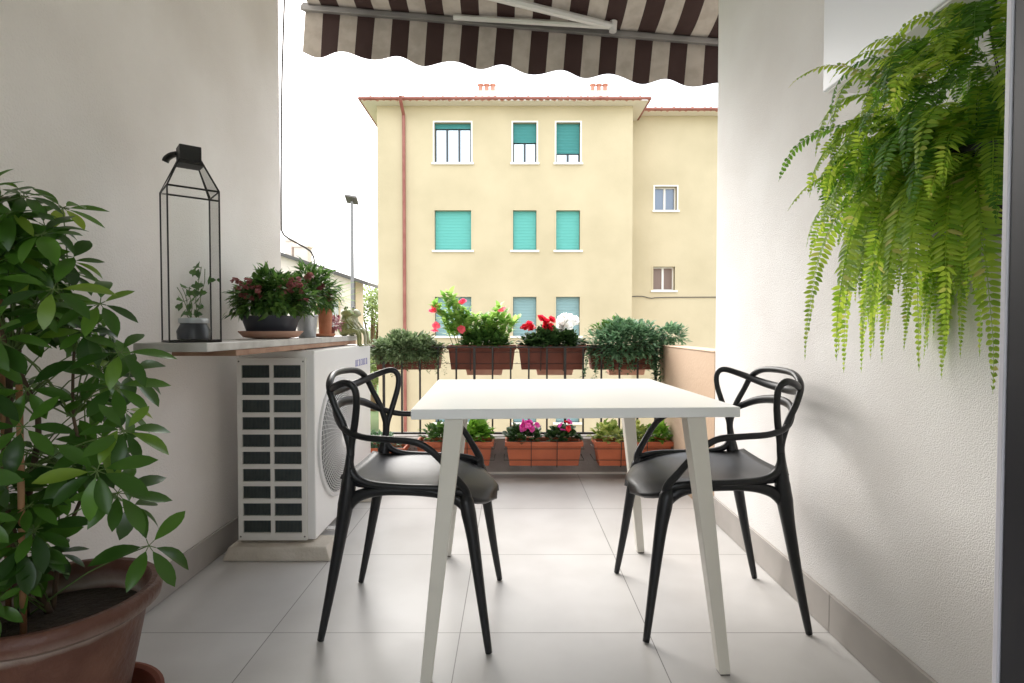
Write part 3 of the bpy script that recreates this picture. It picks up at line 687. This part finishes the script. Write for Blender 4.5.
# ---------------------------------------------------------------- hanging fern
FX, FY, FZ = .912, 1.08, 1.155
fe = thing('hanging_fern', 'lush bright green fern in a black pot hanging on the right wall', 'plant', (FX, FY, FZ))
g = G(); g.lathe([(.070, 0), (.078, .003), (.100, .13), (.105, .136), (.105, .150), (.096, .150), (.09, .125), (0, .12)], n=40); g.build('pot', M['black_gloss'], fe, smooth=True)
g = G(); g.tube([(.109 * math.cos(a), .109 * math.sin(a), .128) for a in [6.283 * k / 40 for k in range(40)]], .0025, n=6, sub=1, closed=True)
for a in (.3, 2.4, 4.5): g.tube([(.109 * math.cos(a), .109 * math.sin(a), .128), (.02 * math.cos(a), .02 * math.sin(a), .42)], .0012, n=5, sub=1)
g.tube([(0, 0, .42), (.03, 0, .455), (.09, 0, .46), (.133, 0, .46)], .005, n=6, sub=4); g.build('hanger', M['black_metal'], fe)
def frond(g, base, d, L, droop, W, pairs=34):
    p = Vector(base); d = Vector(d).normalized(); n = 16; pts = [p.copy()]; tw = rnd.uniform(-.5, .5)
    for i in range(n):
        d = (d + Vector((rnd.uniform(-.06, .06), rnd.uniform(-.06, .06), -droop * (.5 + i / n)))).normalized()
        p = p + d * (L / n)
        if p.x > .098: p.x = .098; d.x = min(d.x, 0)
        pts.append(p.copy())
    g.tube(pts, [.0013 * (1 - .7 * i / n) for i in range(n + 1)], n=3, sub=1, cap=False)
    for i in range(pairs):
        t = .06 + .94 * i / pairs; f = t * n; a = int(f); q = pts[a].lerp(pts[min(a + 1, n)], f - a)
        tg = (pts[min(a + 1, n)] - pts[max(a - 1, 0)]).normalized()
        sd = tg.cross(Vector((math.sin(tw), 0, 1)))
        if sd.length < .25: sd = tg.cross(Vector((.3, -1, .1)))
        sd.normalize(); up = sd.cross(tg)
        w = W * min(1, .35 + t * 4) * max(.08, 1 - t ** 2.2)
        for s in (-1, 1):
            dd = sd * s * .95 + tg * .32 + Vector((rnd.uniform(-.12, .12), rnd.uniform(-.12, .12), -.12))
            g.leaf(q, dd, up, w * rnd.uniform(.8, 1.12), L / pairs * .74, 4, rnd.uniform(.0, .35), .25, lambda t: 1.0 if t < .6 else .72)
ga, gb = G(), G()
for k in range(185):
    a = rnd.uniform(0, 6.283)
    d = Vector((math.cos(a), math.sin(a), 0))
    # few fronds straight towards the viewer, so that the pot shows
    if d.y < -.45 and rnd.random() < .75: continue
    if d.x > .5 and rnd.random() < .5: continue
    e = rnd.uniform(.2, 2.2); L = rnd.uniform(.20, .385)
    b = Vector((d.x * rnd.uniform(.0, .08), d.y * rnd.uniform(.0, .08), .13))
    if d.x < -.2: L *= .72
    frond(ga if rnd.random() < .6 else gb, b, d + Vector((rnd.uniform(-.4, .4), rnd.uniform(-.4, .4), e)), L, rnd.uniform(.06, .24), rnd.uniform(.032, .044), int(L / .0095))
for k in range(34):      # long fronds cascading to the left and down over the wall
    a = R(rnd.uniform(95, 235)); d = Vector((math.cos(a), math.sin(a), 0))
    frond(ga, (d.x * .08, d.y * .08, .13), d + Vector((rnd.uniform(-.3, .3), rnd.uniform(-.3, .3), rnd.uniform(-.2, .5))), rnd.choice((rnd.uniform(.18, .34), rnd.uniform(.28, .50))), rnd.uniform(.16, .56), rnd.uniform(.032, .042), 44)
for k in range(26):      # fronds behind the pot hanging straight down
    a = R(rnd.uniform(30, 140)); d = Vector((math.cos(a), math.sin(a), 0))
    frond(ga, (d.x * .08, d.y * .09, .13), d + Vector((0, 0, rnd.uniform(-.1, .5))), rnd.uniform(.34, .57), rnd.uniform(.25, .5), rnd.uniform(.030, .040), 44)
for k in range(190):     # shorter fronds that fill the crown
    d = rdir(-.9); b = Vector((-.025 + d.x * .15, d.y * .17, .20 + d.z * .16))
    if b.x > .115 or (b.y < -.08 and b.z < .15 and b.x > -.06): continue
    frond(ga if rnd.random() < .75 else gb, b, Vector((d.x - .2, d.y, d.z * .6 + rnd.uniform(-.2, .8))), rnd.uniform(.12, .24), rnd.uniform(.12, .36), rnd.uniform(.028, .040), 22)
for k in range(95):     # upper right part of the crown, towards the wall and the door frame
    d = rdir(-.6); b = Vector((.0 + d.x * .09, -.03 + d.y * .19, .255 + d.z * .12))
    if b.y < -.02 and b.z < .26: continue
    frond(gb if rnd.random() < .6 else ga, b, Vector((d.x - .15, d.y, d.z + rnd.uniform(-.1, .7))), rnd.uniform(.10, .20), rnd.uniform(.1, .35), rnd.uniform(.028, .040), 20)
for k in range(3):      # nearest the viewer, drooping past the pot
    a = R(rnd.uniform(225, 300)); d = Vector((math.cos(a), math.sin(a), 0))
    frond(ga, (d.x * .1, d.y * .1, .14), d + Vector((rnd.uniform(-.3, .3), 0, rnd.uniform(-.2, .5))), rnd.uniform(.22, .38), rnd.uniform(.3, .5), rnd.uniform(.030, .040), 32)
ga.build('foliage', M['leaf_fern'], fe); gb.build('inner_foliage', M['leaf_fern_shade'], fe)

# ---------------------------------------------------------------- railing
YRL = YK + .085
rl = thing('railing', 'dark iron balustrade with thin vertical bars at the balcony edge', 'railing', (0, YRL, .235))
g = G(); g.box(XL + .004, .985, -.012, .012, .600, .609); g.build('top_rail', M['rail'], rl, bevel=.002)
g = G(); g.box(XL + .004, .985, -.011, .011, .012, .026); g.build('bottom_rail', M['rail'], rl, bevel=.002)
x = .975; k = 0
while x > XL + .03:
    g = G(); r_ = .008 if k % 5 == 0 else .0055
    g.box(x - r_, x + r_, -.008, .008, (.0 if k % 5 == 0 else .0265), .5995); g.build('bar', M['rail'], rl); x -= .123; k += 1

# planters: ribbed tapered trough
def trough(parent, L, W, H, mt, ribs=True):
    g = G(); t = .006
    def rect(a, b, z): return [(-a, -b, z), (a, -b, z), (a, b, z), (-a, b, z)]
    a0, b0, a1, b1 = L / 2 * .88, W / 2 * .78, L / 2, W / 2
    R_ = [rect(a0, b0, 0), rect(a1 - .012, b1 - .010, H - .03), rect(a1, b1, H - .028), rect(a1, b1, H), rect(a1 - .012, b1 - .012, H), rect(a1 - .016, b1 - .016, H - .03)]
    vs = [v for r in R_ for v in r]; fs = [(3, 2, 1, 0)]
    for i in range(len(R_) - 1):
        for j in range(4): fs.append((i * 4 + j, i * 4 + (j + 1) % 4, (i + 1) * 4 + (j + 1) % 4, (i + 1) * 4 + j))
    g.add(vs, fs); g.build('trough', mt, parent, bevel=.002)
    g = G(); z = H - .022; g.quad((-a1 + .015, -b1 + .015, z), (a1 - .015, -b1 + .015, z), (a1 - .015, b1 - .015, z), (-a1 + .015, b1 - .015, z)); g.build('soil', M['soil'], parent)
def wire_holder(parent, L, W, H, front=True, n=2):
    g = G(); y = -W / 2 - .004
    for k in range(n):
        x = (k - (n - 1) / 2) * L * .33
        g.tube([(x, W / 2 + .004, H), (x, W / 2 + .004, -.006), (x, -W / 2 * .8, -.008), (x, y, H + .002), (x, y + .012, H + .006)], .0025, n=5, sub=1)
    for z in (H * .25, H * .72):
        yy = -W / 2 * (.78 + .2 * z / H) - .006
        g.tube([(-L / 2 - .006, W / 2, z), (-L / 2 - .006, yy, z), (L / 2 + .006, yy, z), (L / 2 + .006, W / 2, z)], .002, n=5, sub=1)
    g.build('wire_holder', M['rail'], parent)

# lower row stands inside, along the kerb
low = [(-.925, 'grey_leafy'), (-.365, 'green'), (.203, 'cyclamen'), (.772, 'variegated')]
YLOW = 3.515
for x, kind in low:
    lab = {'grey_leafy': 'low terracotta trough of grey leaved plants behind the left chair', 'green': 'low terracotta trough of green leafy plants behind the left table legs',
           'cyclamen': 'low terracotta trough of magenta cyclamen beside the kerb', 'variegated': 'low terracotta trough of yellow green variegated plants near the right chair'}[kind]
    p = thing('planter', lab, 'planter', (x, YLOW, .095 if kind != 'grey_leafy' else .085), 0, 'terracotta troughs along the kerb')
    H_ = .155 if kind != 'grey_leafy' else .125
    trough(p, .495, .17, H_, M['pot_plastic']); wire_holder(p, .495, .17, H_)
    if kind == 'cyclamen':
        for cx in (-.125, .125):
            g = bush(210, (cx, 0, H_ - .0), (.125, .09, .095), .042, .040, zmin=.0, bend=.3, inner=.5); g.build('foliage', M['leaf_dark'], p)
        for i in range(24):
            cx = rnd.choice((-.14, -.10, -.07, .08, .14)) + rnd.uniform(-.03, .03); z = H_ + rnd.uniform(.06, .115)
            blossom((cx, rnd.uniform(-.08, .0), z), .024, M['petal_magenta'] if cx < 0 or i % 2 else M['petal_red'], p, 6, flat=1.4)
    elif kind == 'variegated':
        for cx in (-.15, .02, .17):
            g = bush(190, (cx, 0, H_), (.105, .08, .12), .045, .028, zmin=.0, bend=.3); g.build('foliage', M['leaf_yellow' if cx != .17 else 'leaf_bright'], p)
    elif kind == 'green':
        g = bush(240, (.14, 0, H_), (.11, .08, .15), .055, .04, zmin=.0, bend=.3); g.build('foliage', M['leaf_bright'], p)
        g = bush(240, (-.10, 0, H_), (.14, .08, .12), .04, .025, zmin=.0, bend=.3); g.build('foliage', M['leaf_mid'], p)
    else:
        g = bush(420, (.0, 0, H_), (.25, .08, .11), .04, .020, zmin=-.1, bend=.3); g.build('foliage', M['leaf_blue'], p)
# upper row hangs outside the rail
YUP = YRL + .125
up = [(-.72, 'trailing'), (-.208, 'mandevilla'), (.277, 'cyclamen'), (.765, 'daisy')]
for x, kind in up:
    lab = {'trailing': 'rail planter with grey green trailing plant, nearest the air conditioner', 'mandevilla': 'rail planter with tall bright green plant and coral flowers',
           'cyclamen': 'rail planter with red and white cyclamen', 'daisy': 'rail planter with dense blue green bush beside the parapet'}[kind]
    p = thing('planter', lab, 'planter', (x, YUP, .682), 0, 'terracotta troughs hung on the railing'); H_ = .168
    trough(p, .48, .17, H_, M['terracotta_dark']); wire_holder(p, .48, .17, H_)
    if kind == 'trailing':
        g = bush(4600, (.0, -.10, H_ - .03), (.30, .14, .135), .034, .016, zmin=-.7, bend=.3, inner=.3)
        for i in range(34):
            q = Vector((rnd.uniform(-.24, .27), rnd.uniform(-.20, -.14), H_ - .06)); n_ = rnd.randint(2, 11)
            for s in range(n_):
                q += Vector((rnd.uniform(-.008, .008), rnd.uniform(-.004, .004), -.014))
                for u in range(2): g.leaf(q, rdir(-.3), (0, 0, 1), .018, .010, 3, .3)
        g.build('foliage', M['leaf_grey'], p)
    elif kind == 'mandevilla':
        sg = G(); g = G()
        for (ex, ez, n_) in ((-.33, .34, 14), (-.22, .43, 18), (-.26, .40, 16), (-.16, .33, 16), (-.28, .28, 12), (-.10, .27, 12), (-.05, .24, 10), (.02, .23, 10), (.08, .25, 12), (.12, .33, 14), (.16, .26, 10), (.19, .20, 8), (-.12, .22, 10), (-.19, .26, 12), (.05, .19, 8), (.25, .22, 8)):
            b = Vector((max(-.2, min(.2, ex * .6)), 0, H_ - .02)); e = Vector((ex, rnd.uniform(-.06, .03), H_ + ez * .82)); pts = [b, (b + e) / 2 + Vector((0, 0, .03)), e]
            sg.tube(pts, [.003, .002, .0012], n=5, sub=4)
            for q in range(n_ * 4):
                t_ = rnd.uniform(.2, 1.0); pp = b.lerp(e, t_) + Vector((0, 0, .06 * t_ * (1 - t_) * 2)); d = rdir(-.2)
                g.leaf(pp, d + Vector((0, 0, .5)), (0, 0, 1), rnd.uniform(.05, .08), .036, 4, .3, .2)
        sg.build('stem', M['stem_green'], p); g.build('foliage', M['leaf_light'], p)
        g = bush(800, (0.02, -.01, H_ - .01), (.22, .09, .15), .05, .028, zmin=0); g.build('low_foliage', M['leaf_mid'], p)
        for (fx, fz) in ((-.36, .235), (-.335, .135), (-.345, .27), (-.155, .30), (.12, .245), (-.16, .11), (-.345, .10)): blossom((fx + .02, -.05, H_ + fz), .032, M['petal_coral'], p, 6)
    elif kind == 'cyclamen':
        g = bush(1300, (0, -.02, H_ - .0), (.26, .11, .125), .044, .034, zmin=-.15, bend=.3, inner=.4); g.build('foliage', M['leaf_dark'], p)
        for (fx, fz, mt) in ((-.16, .135, 'petal_red'), (-.185, .12, 'petal_red'), (-.14, .11, 'petal_red'), (-.06, .165, 'petal_red'), (-.03, .15, 'petal_red'), (-.055, .13, 'petal_red'), (-.02, .125, 'petal_red'), (-.08, .18, 'petal_red'), (-.01, .17, 'petal_red')):
            blossom((fx, -.05, H_ + fz), .036, M[mt], p, 8, flat=1.5)
        for i in range(15): blossom((rnd.uniform(.05, .17), rnd.uniform(-.06, .03), H_ + rnd.uniform(.12, .19)), .038, M['petal_white'], p, 8, flat=1.5)
    else:
        g = bush(3600, (.03, -.08, H_ + .01), (.33, .16, .185), .042, .019, zmin=-.6, bend=.35, inner=.3)
        gy = bush(800, (-.03, .02, H_ + .08), (.24, .10, .11), .034, .015, zmin=-.0, bend=.3); gy.build('young_foliage', M['leaf_mid'], p)
        gs = bush(420, (.33, -.06, H_ + .06), (.13, .09, .09), .042, .018, zmin=-.6, bend=.4); gs.build('side_foliage', M['leaf_blue'], p)
        for i in range(44):
            q = Vector((rnd.uniform(-.28, .28), rnd.uniform(-.20, -.10), H_ - .04)); n_ = rnd.randint(4, 12) if abs(q.x) > .18 else rnd.randint(2, 8)
            for s in range(n_):
                q += Vector((rnd.uniform(-.008, .008), rnd.uniform(-.004, .004), -.018))
                for u in range(3): g.leaf(q, rdir(-.3), (0, 0, 1), .032, .013, 3, .3)
        g.build('foliage', M['leaf_blue'], p)
for x, lab in ((-.20, 'small clay tray hanging below the coral flowered planter'), (.31, 'small clay tray hanging below the red and white cyclamen'), (.83, 'small clay tray hanging below the dense blue green bush')):
    g = G(); g.taper((0, 0, 0), .125, .05, (0, 0, .05), .135, .06); o = g.build('clay_tray', M['saucer_clay'], bevel=.003); o.location = (x, YUP + .17, .628); tag(o, lab, 'tray', 'clay trays outside the railing')

# ---------------------------------------------------------------- awning
aw = thing('awning', 'brown and beige striped awning with scalloped valance and folding arms', 'awning', (0, 3.0, 2.814)); aw.rotation_euler = (0, R(4.7), 0)
X0, X1, YF = -1.265, 1.75, .38
g = G(); n_ = 160; vs = []; fs = []
for i in range(n_ + 1):
    x = X0 + (X1 - X0) * i / n_; zb = -.262 + .020 * math.cos((x + .35) / .33 * 2 * math.pi); off = .012 * math.sin(x * 9) + .006 * math.sin(x * 31)
    for q in range(5): u = q / 4; vs.append((x, YF + .0078 + off * u, .02 + (zb - .02) * u))
for i in range(n_):
    for q in range(4): a = i * 5 + q; fs.append((a, a + 1, a + 6, a + 5))
g.add(vs, fs); g.build('valance', M['stripe'], aw, smooth='all')
g = G(); vs = []; fs = []
for i in range(n_ + 1):
    x = X0 + .03 + (X1 - X0 - .06) * i / n_
    for q in range(9):
        u = q / 8; vs.append((x, .06 + (YF - .06) * u, .135 - .125 * u - (.035 + .008 * math.sin(x * 14)) * math.sin(math.pi * u)))
for i in range(n_):
    for q in range(8): a = i * 9 + q; fs.append((a, a + 1, a + 10, a + 9))
g.add(vs, fs); g.build('canopy', M['stripe'], aw, smooth='all')
g = G(); g.box(X0 - .01, X1, YF - .028, YF + .006, -.022, .010); g.box(X0 - .01, X1, YF - .046, YF - .0285, -.034, -.006); g.box(X0 - .012, X1, YF - .02, YF + .006, .0105, .024); g.build('front_bar', M['alu_mid'], aw, bevel=.003)
g = G(); g.tube([(X0, .06, .14), (X1, .06, .14)], .035, n=16, sub=1); g.box(X0 - .01, X1, .0, .09, .09, .105); g.build('roller', M['alu'], aw, smooth=True)
for (pa, pe, pb_) in (((-.50, .10, .055), (.60, .27, -.02), (-.35, YF - .055, -.012)),):
    g = G(); g.tube([pa, pe], .022, n=8, sub=1); a1 = g.build('folding_arm', M['alu'], aw, smooth=True)
    g = G(); g.tube([(pe[0], pe[1], pe[2] - .03), (pe[0], pe[1], pe[2] + .03)], .022, n=12, sub=1); g.build('elbow', M['alu'], a1, smooth=True)
    g = G(); g.tube([pe, pb_], .017, n=8, sub=1); g.build('folding_arm', M['alu'], aw, smooth=True)

# ---------------------------------------------------------------- outside: ground
ZG = -4.2
g = G(); g.quad((-400, -400, ZG), (400, -400, ZG), (400, 900, ZG), (-400, 900, ZG)); structure(g.build('ground', M['grass']))
g = G(); g.quad((-60, 9, ZG + .008), (60, 9, ZG + .008), (60, 15, ZG + .008), (-60, 15, ZG + .008)); structure(g.build('road', M['asphalt']))
g = G(); g.box(-60, 60, 15, 16.6, ZG + .004, ZG + .13); structure(g.build('pavement', M['paving']))
g = G(); g.quad((-6.2, 3, ZG + .004), (60, 3, ZG + .004), (60, 9, ZG + .004), (-6.2, 9, ZG + .004)); g.quad((-6.2, 16.6, ZG + .004), (60, 16.6, ZG + .004), (60, 30, ZG + .004), (-6.2, 30, ZG + .004)); structure(g.build('bounce_paving', M['paving']))  # unseen paving added so the grass throws no green light on the soffit
# unseen mass of our own building, added to block the sun: below and above the balcony
g = G(); g.box(-9, 9, -2.7, 2.60, ZG, -.24); g.box(-9, XL - .26, -2.7, 2.60, -.24, ZC + .5); g.box(XR + .26, 9, -2.7, 2.60, -.24, ZC + .5); g.box(-9, 9, -2.7, 2.90, ZC + .502, ZC + 4)
tag(g.build('own_building', M['plaster']), 'unseen mass of the plastered apartment house the balcony belongs to, blocking the sun', 'building')

# ---------------------------------------------------------------- yellow building
D = 20.0; S = D / 540
def wx(px, d=D): return (px - 512) / 540 * d
def wz(py, d=D): return CAM_Z + (328 - py) / 540 * d
by = thing('apartment_building', 'pale yellow three storey apartment building with teal shutters and wide eaves', 'building', (0, D + .3, ZG))
def L_(px, d=D): return wx(px, d)
def Z_(py, d=D): return wz(py, d) - ZG
x0, x1 = L_(378), L_(632); ztop = Z_(108)
wins = []
for (py0, py1, row) in ((124.2, 163.8, 0), (211, 250.5, 1), (297, 336, 2), (384, 423, 3)):
    for (a, b, c) in ((434.9, 471.3, 0), (513, 536.4, 1), (556, 579.8, 2)): wins.append((L_(a), L_(b), Z_(py1), Z_(py0), row, c))
g = G(); plate(g, x0, x1, 0, ztop, [w_[:4] for w_ in wins], 0, .28); g.box(x0, x1, .2805, 9, .0, ztop - .002); g.build('facade', M['facade'], by)
def window(parent, a, b, c, d, y, shutter, drop, framemat, panes, glass):
    """frame > sill, shutter, pane"""
    f = G(); t = .05; yy = y + .20
    f.box(a, a + t, yy, yy + .05, c, d); f.box(b - t, b, yy, yy + .05, c, d); f.box(a + t, b - t, yy, yy + .05, d - t, d); f.box(a + t, b - t, yy, yy + .05, c, c + t)
    for k in range(1, panes):
        xm = a + (b - a) * k / panes; f.box(xm - t * .8, xm + t * .8, yy - .005, yy + .045, c + t, d - t)
    fo = f.build('window', framemat, parent)
    p = G(); p.quad((a, yy + .03, c), (b, yy + .03, c), (b, yy + .03, d), (a, yy + .03, d)); p.build('pane', glass, fo)
    s = G(); s.box(a - .10, b + .10, y - .07, y + .19, c - .075, c); s.build('sill', M['stone_trim'], fo)
    if shutter:
        z0 = d - (d - c) * drop; n = max(3, int((d - z0) / .055)); s = G(); vs = []; fs = []
        for k in range(n + 1):
            z = d + (z0 - d) * k / n
            for (dy, dz) in ((0, 0), (-.014, -.018), (-.014, -.036)): vs += [(a + .012, y + .16 + dy, z + dz), (b - .012, y + .16 + dy, z + dz)]
        m_ = len(vs) // 2
        for k in range(m_ - 1): fs.append((2 * k, 2 * k + 1, 2 * k + 3, 2 * k + 2))
        s.add(vs, fs); s.build('shutter', shutter, fo)
    tr = G(); w_ = .055
    tr.box(a - w_, a, y - .012, y + .06, c, d + w_); tr.box(b, b + w_, y - .012, y + .06, c, d + w_); tr.box(a, b, y - .012, y + .06, d, d + w_); tr.build('trim', M['stone_trim'] if c > 9.5 else M['facade'], fo)
for (a, b, c, d, row, col) in wins:
    if row == 0:
        if col == 0: window(by, a, b, c, d, 0, M['shutter_green'], .10, M['win_dark'], 3, M['win_bright'])
        elif col == 1: window(by, a, b, c, d, 0, M['shutter_green'], .45, M['win_dark'], 2, M['win_bright'])
        else: window(by, a, b, c, d, 0, M['shutter_green'], .72, M['win_dark'], 2, M['win_bright'])
    elif row == 1: window(by, a, b, c, d, 0, M['shutter_teal'], .985, M['win_dark'], 1, M['win_dark'])
    else: window(by, a, b, c, d, 0, M['shutter_grey'], .985, M['win_dark'], 1, M['win_dark'])
# right wing, set back
D2 = 1.45; xw0, xw1 = x1, L_(632) + 9.0; zt2 = Z_(118, D + D2)
w2 = [(wx(654, D + D2), wx(676, D + D2), Z_(211, D + D2), Z_(187.5, D + D2)), (wx(653, D + D2), wx(674.5, D + D2), Z_(290.5, D + D2), Z_(267, D + D2))]
g = G(); plate(g, xw0 + .002, xw1, 0, zt2, w2, D2, D2 + .28); g.box(xw0 + .002, xw1, D2 + .2805, 9, 0, zt2 - .002); g.build('wing_wall', M['facade'], by)
window(by, *w2[0], D2, None, 0, M['stone_trim'], 2, M['win_grey']); window(by, *w2[1], D2, None, 0, M['stone_trim'], 2, M['win_brown'])
g = G(); g.tube([(x1 + .05, D2 - .03, Z_(297, D + D2)), (x1 + .7, D2 - .03, Z_(296.5, D + D2)), (x1 + 1.1, D2 - .03, Z_(298.5, D + D2)), (x1 + 2, D2 - .03, Z_(297.5, D + D2)), (xw1, D2 - .03, Z_(297, D + D2))], .018, n=5, sub=3); g.build('cable', M['pipe'], by)
# eaves: soffit slab, fascia, gutter, hipped roof
def roof(a, b, y0, y1, z, oh):
    z -= .08
    g = G(); g.box(a - oh, b + oh, y0 - oh, y1 + oh, z + .082, z + .10); g.build('soffit', M['soffit'], by)
    g = G(); g.tube([(a - oh - .05, y0 - oh - .05, z + .15), (b + oh + .05, y0 - oh - .05, z + .15)], .055, n=10, sub=1); g.tube([(a - oh - .05, y0 - oh - .05, z + .15), (a - oh - .05, y1 + oh, z + .15)], .055, n=10, sub=1); g.tube([(b + oh + .05, y0 - oh - .05, z + .15), (b + oh + .05, y1 + oh, z + .15)], .055, n=10, sub=1)
    g.build('gutter', M['gutter'], by, smooth=True)
    g = G(); A, B, C_, Dd = (a - oh, y0 - oh, z + .102), (b + oh, y0 - oh, z + .102), (b + oh, y1 + oh, z + .102), (a - oh, y1 + oh, z + .102)
    m_ = (y1 - y0) / 2 + oh; hgt = m_ * .30; E, F = (a - oh + m_, (y0 + y1) / 2, z + hgt), (b + oh - m_, (y0 + y1) / 2, z + hgt)
    nt_ = int((b - a + 2 * oh) / .24)
    for q in range(nt_):
        xq = a - oh + .12 + q * (b - a + 2 * oh - .2) / nt_
        g.tube([(xq, y0 - oh - .03, z + .150 + .012 * math.sin(q * 2.3)), (xq, y0 - oh + .62, z + .335)], .085, n=8, sub=1)
    g.add([A, B, C_, Dd, E, F], [(0, 1, 5, 4), (1, 2, 5), (2, 3, 4, 5), (3, 0, 4), (3, 2, 1, 0)]); g.build('roof', M['rooftile'], by)
roof(x0, x1, 0, 9, ztop, .46)
roof(x1 + .7, xw1, D2, 9, zt2, .46)
for px in (487, 598):
    xc = wx(px, D + 1.2); zc = Z_(93, D + 1.2) - .25
    ch = G(); ch.box(xc - .36, xc + .36, 1.0, 1.4, zc - .5, zc + .16); co = ch.build('chimney', M['house'], by)
    for k in (-1, 0, 1):
        c_ = G(); c_.lathe([(.09, .0), (.08, .25), (.12, .27), (.12, .31), (.03, .36)], (xc + k * .24, 1.2, zc + .161), 12); c_.build('chimney_pot', M['rooftile'], co)
g = G(); xd = L_(405); g.tube([(xd, -.68, ztop + .1), (xd, -.6, ztop - .10), (xd, -.12, ztop - .35), (xd, -.09, ztop - .6), (xd, -.09, .1)], .062, n=10, sub=1); g.build('downpipe', M['gutter'], by, smooth=True)

# ---------------------------------------------------------------- neighbour house, street lamp, trees
DH = 26.0
hs = thing('house', 'low cream house with sloping roof and two chimneys beyond the street lamp', 'house', (wx(356.5, DH), DH, ZG))
hz = wz(282, DH) - ZG; hw = 9.0
g = G(); g.add([(-hw, 0, 0), (0, 0, 0), (0, 0, hz), (-hw / 2, 0, hz + 1.55), (-hw, 0, hz), (-hw, 1.6, 0), (0, 1.6, 0), (0, 1.6, hz), (-hw / 2, 1.6, hz + 1.55), (-hw, 1.6, hz)],
               [(0, 1, 2, 3, 4), (9, 8, 7, 6, 5), (1, 6, 7, 2), (5, 0, 4, 9), (2, 7, 8, 3), (3, 8, 9, 4)]); g.build('wall', M['house'], hs)
g = G()
for s in (0, 1):
    sx = lambda x: x if s == 0 else -hw - x
    A = [(sx(.78), -.5, hz - .25), (sx(-hw / 2), -.5, hz + 1.57), (sx(-hw / 2), 2, hz + 1.57), (sx(.78), 2, hz - .25)]
    g.add([(*v[:2], v[2]) for v in A] + [(*v[:2], v[2] + .16) for v in A], [(0, 1, 2, 3), (7, 6, 5, 4), (0, 4, 5, 1), (2, 6, 7, 3), (1, 5, 6, 2), (3, 7, 4, 0)])
rf = g.build('roof', M['pipe'], hs)
for (px0, px1, top, bot) in ((284.5, 291, 239, 262), (293.5, 307, 245, 266)):
    a, b = wx(px0, DH) - hs.location.x, wx(px1, DH) - hs.location.x
    g = G(); g.box(a, b, .5, 1.1, wz(bot, DH) - ZG, wz(top + 2, DH) - ZG); g.box(a - .06, b + .06, .44, 1.16, wz(top + 2, DH) - ZG + .001, wz(top, DH) - ZG); g.build('chimney', M['house'], rf)
g = G(); g.tube([(.03, -.06, .1), (.03, -.06, hz)], .05, n=8, sub=1); g.build('downpipe', M['pipe'], hs)
window(hs, -1.7, -.7, hz - 2.2, hz - .9, -.15, M['shutter_grey'], .98, M['stone_trim'], 1, M['win_dark'])

DL = 15.0
sl_ = thing('street_lamp', 'tall pale street lamp with flat head beside the yellow building', 'street lamp', (wx(357, DL), DL - .2, ZG))
zl = wz(206, DL) - ZG
g = G(); g.tube([(0, 0, 0), (0, 0, zl * .5), (0, 0, zl)], [.075, .058, .036], n=12, sub=1); g.build('pole', M['pole'], sl_, smooth=True)
g = G(); g.box(-.17, .15, -.16, .16, -.02, .04, Matrix.Translation((0, 0, zl + .05)) @ Matrix.Rotation(R(10), 4, 'Y') @ Matrix.Rotation(R(-25), 4, 'X')); g.build('lamp_head', M['alu_dark'], sl_, bevel=.01)

def tree(x, y, ztop, r, label, n=2600, L=.28):
    t = thing('tree', label, 'tree', (x, y, ZG), 0, 'trees beyond the balcony')
    H_ = ztop - ZG; tr = G(); tr.tube([(0, 0, 0), (.1, .05, H_ * .3), (-.05, .1, H_ * .6), (.05, 0, H_ * .9)], [r * .09, r * .065, r * .04, .02], n=8)
    cl = []
    for k in range(16):
        d = rdir(-.25); c = Vector((d.x * r * .7, d.y * r * .7, H_ * .62 + d.z * H_ * .28)); cl.append(c)
        tr.tube([(0, 0, H_ * rnd.uniform(.25, .5)), c * .6 + Vector((0, 0, H_ * .2)), c], [r * .035, r * .02, .01], n=5, sub=3)
    tr.build('trunk', M['bark'], t, smooth='all')
    g = G()
    for i in range(n):
        c = rnd.choice(cl); d = rdir(); p = c + d * r * .45 * rnd.random() ** .45
        g.leaf(p, rdir(-.4), (0, 0, 1), L * rnd.uniform(.6, 1.3), L * .5, 3, .2)
    g.build('crown', M['leaf_tree'], t)
tree(wx(374, 34), 34, wz(286, 34), 2.4, 'pale green tree showing between the low cream house and the yellow building', 4200, .30)
tree(-8.9, 30, .2, 1.9, 'lower pale green tree behind the balustrade at far left', 2500, .28)
tree(-16.5, 22, wz(300, 22), 2.5, 'round tree left of the low cream house, hidden by the wall', 2500, .30)
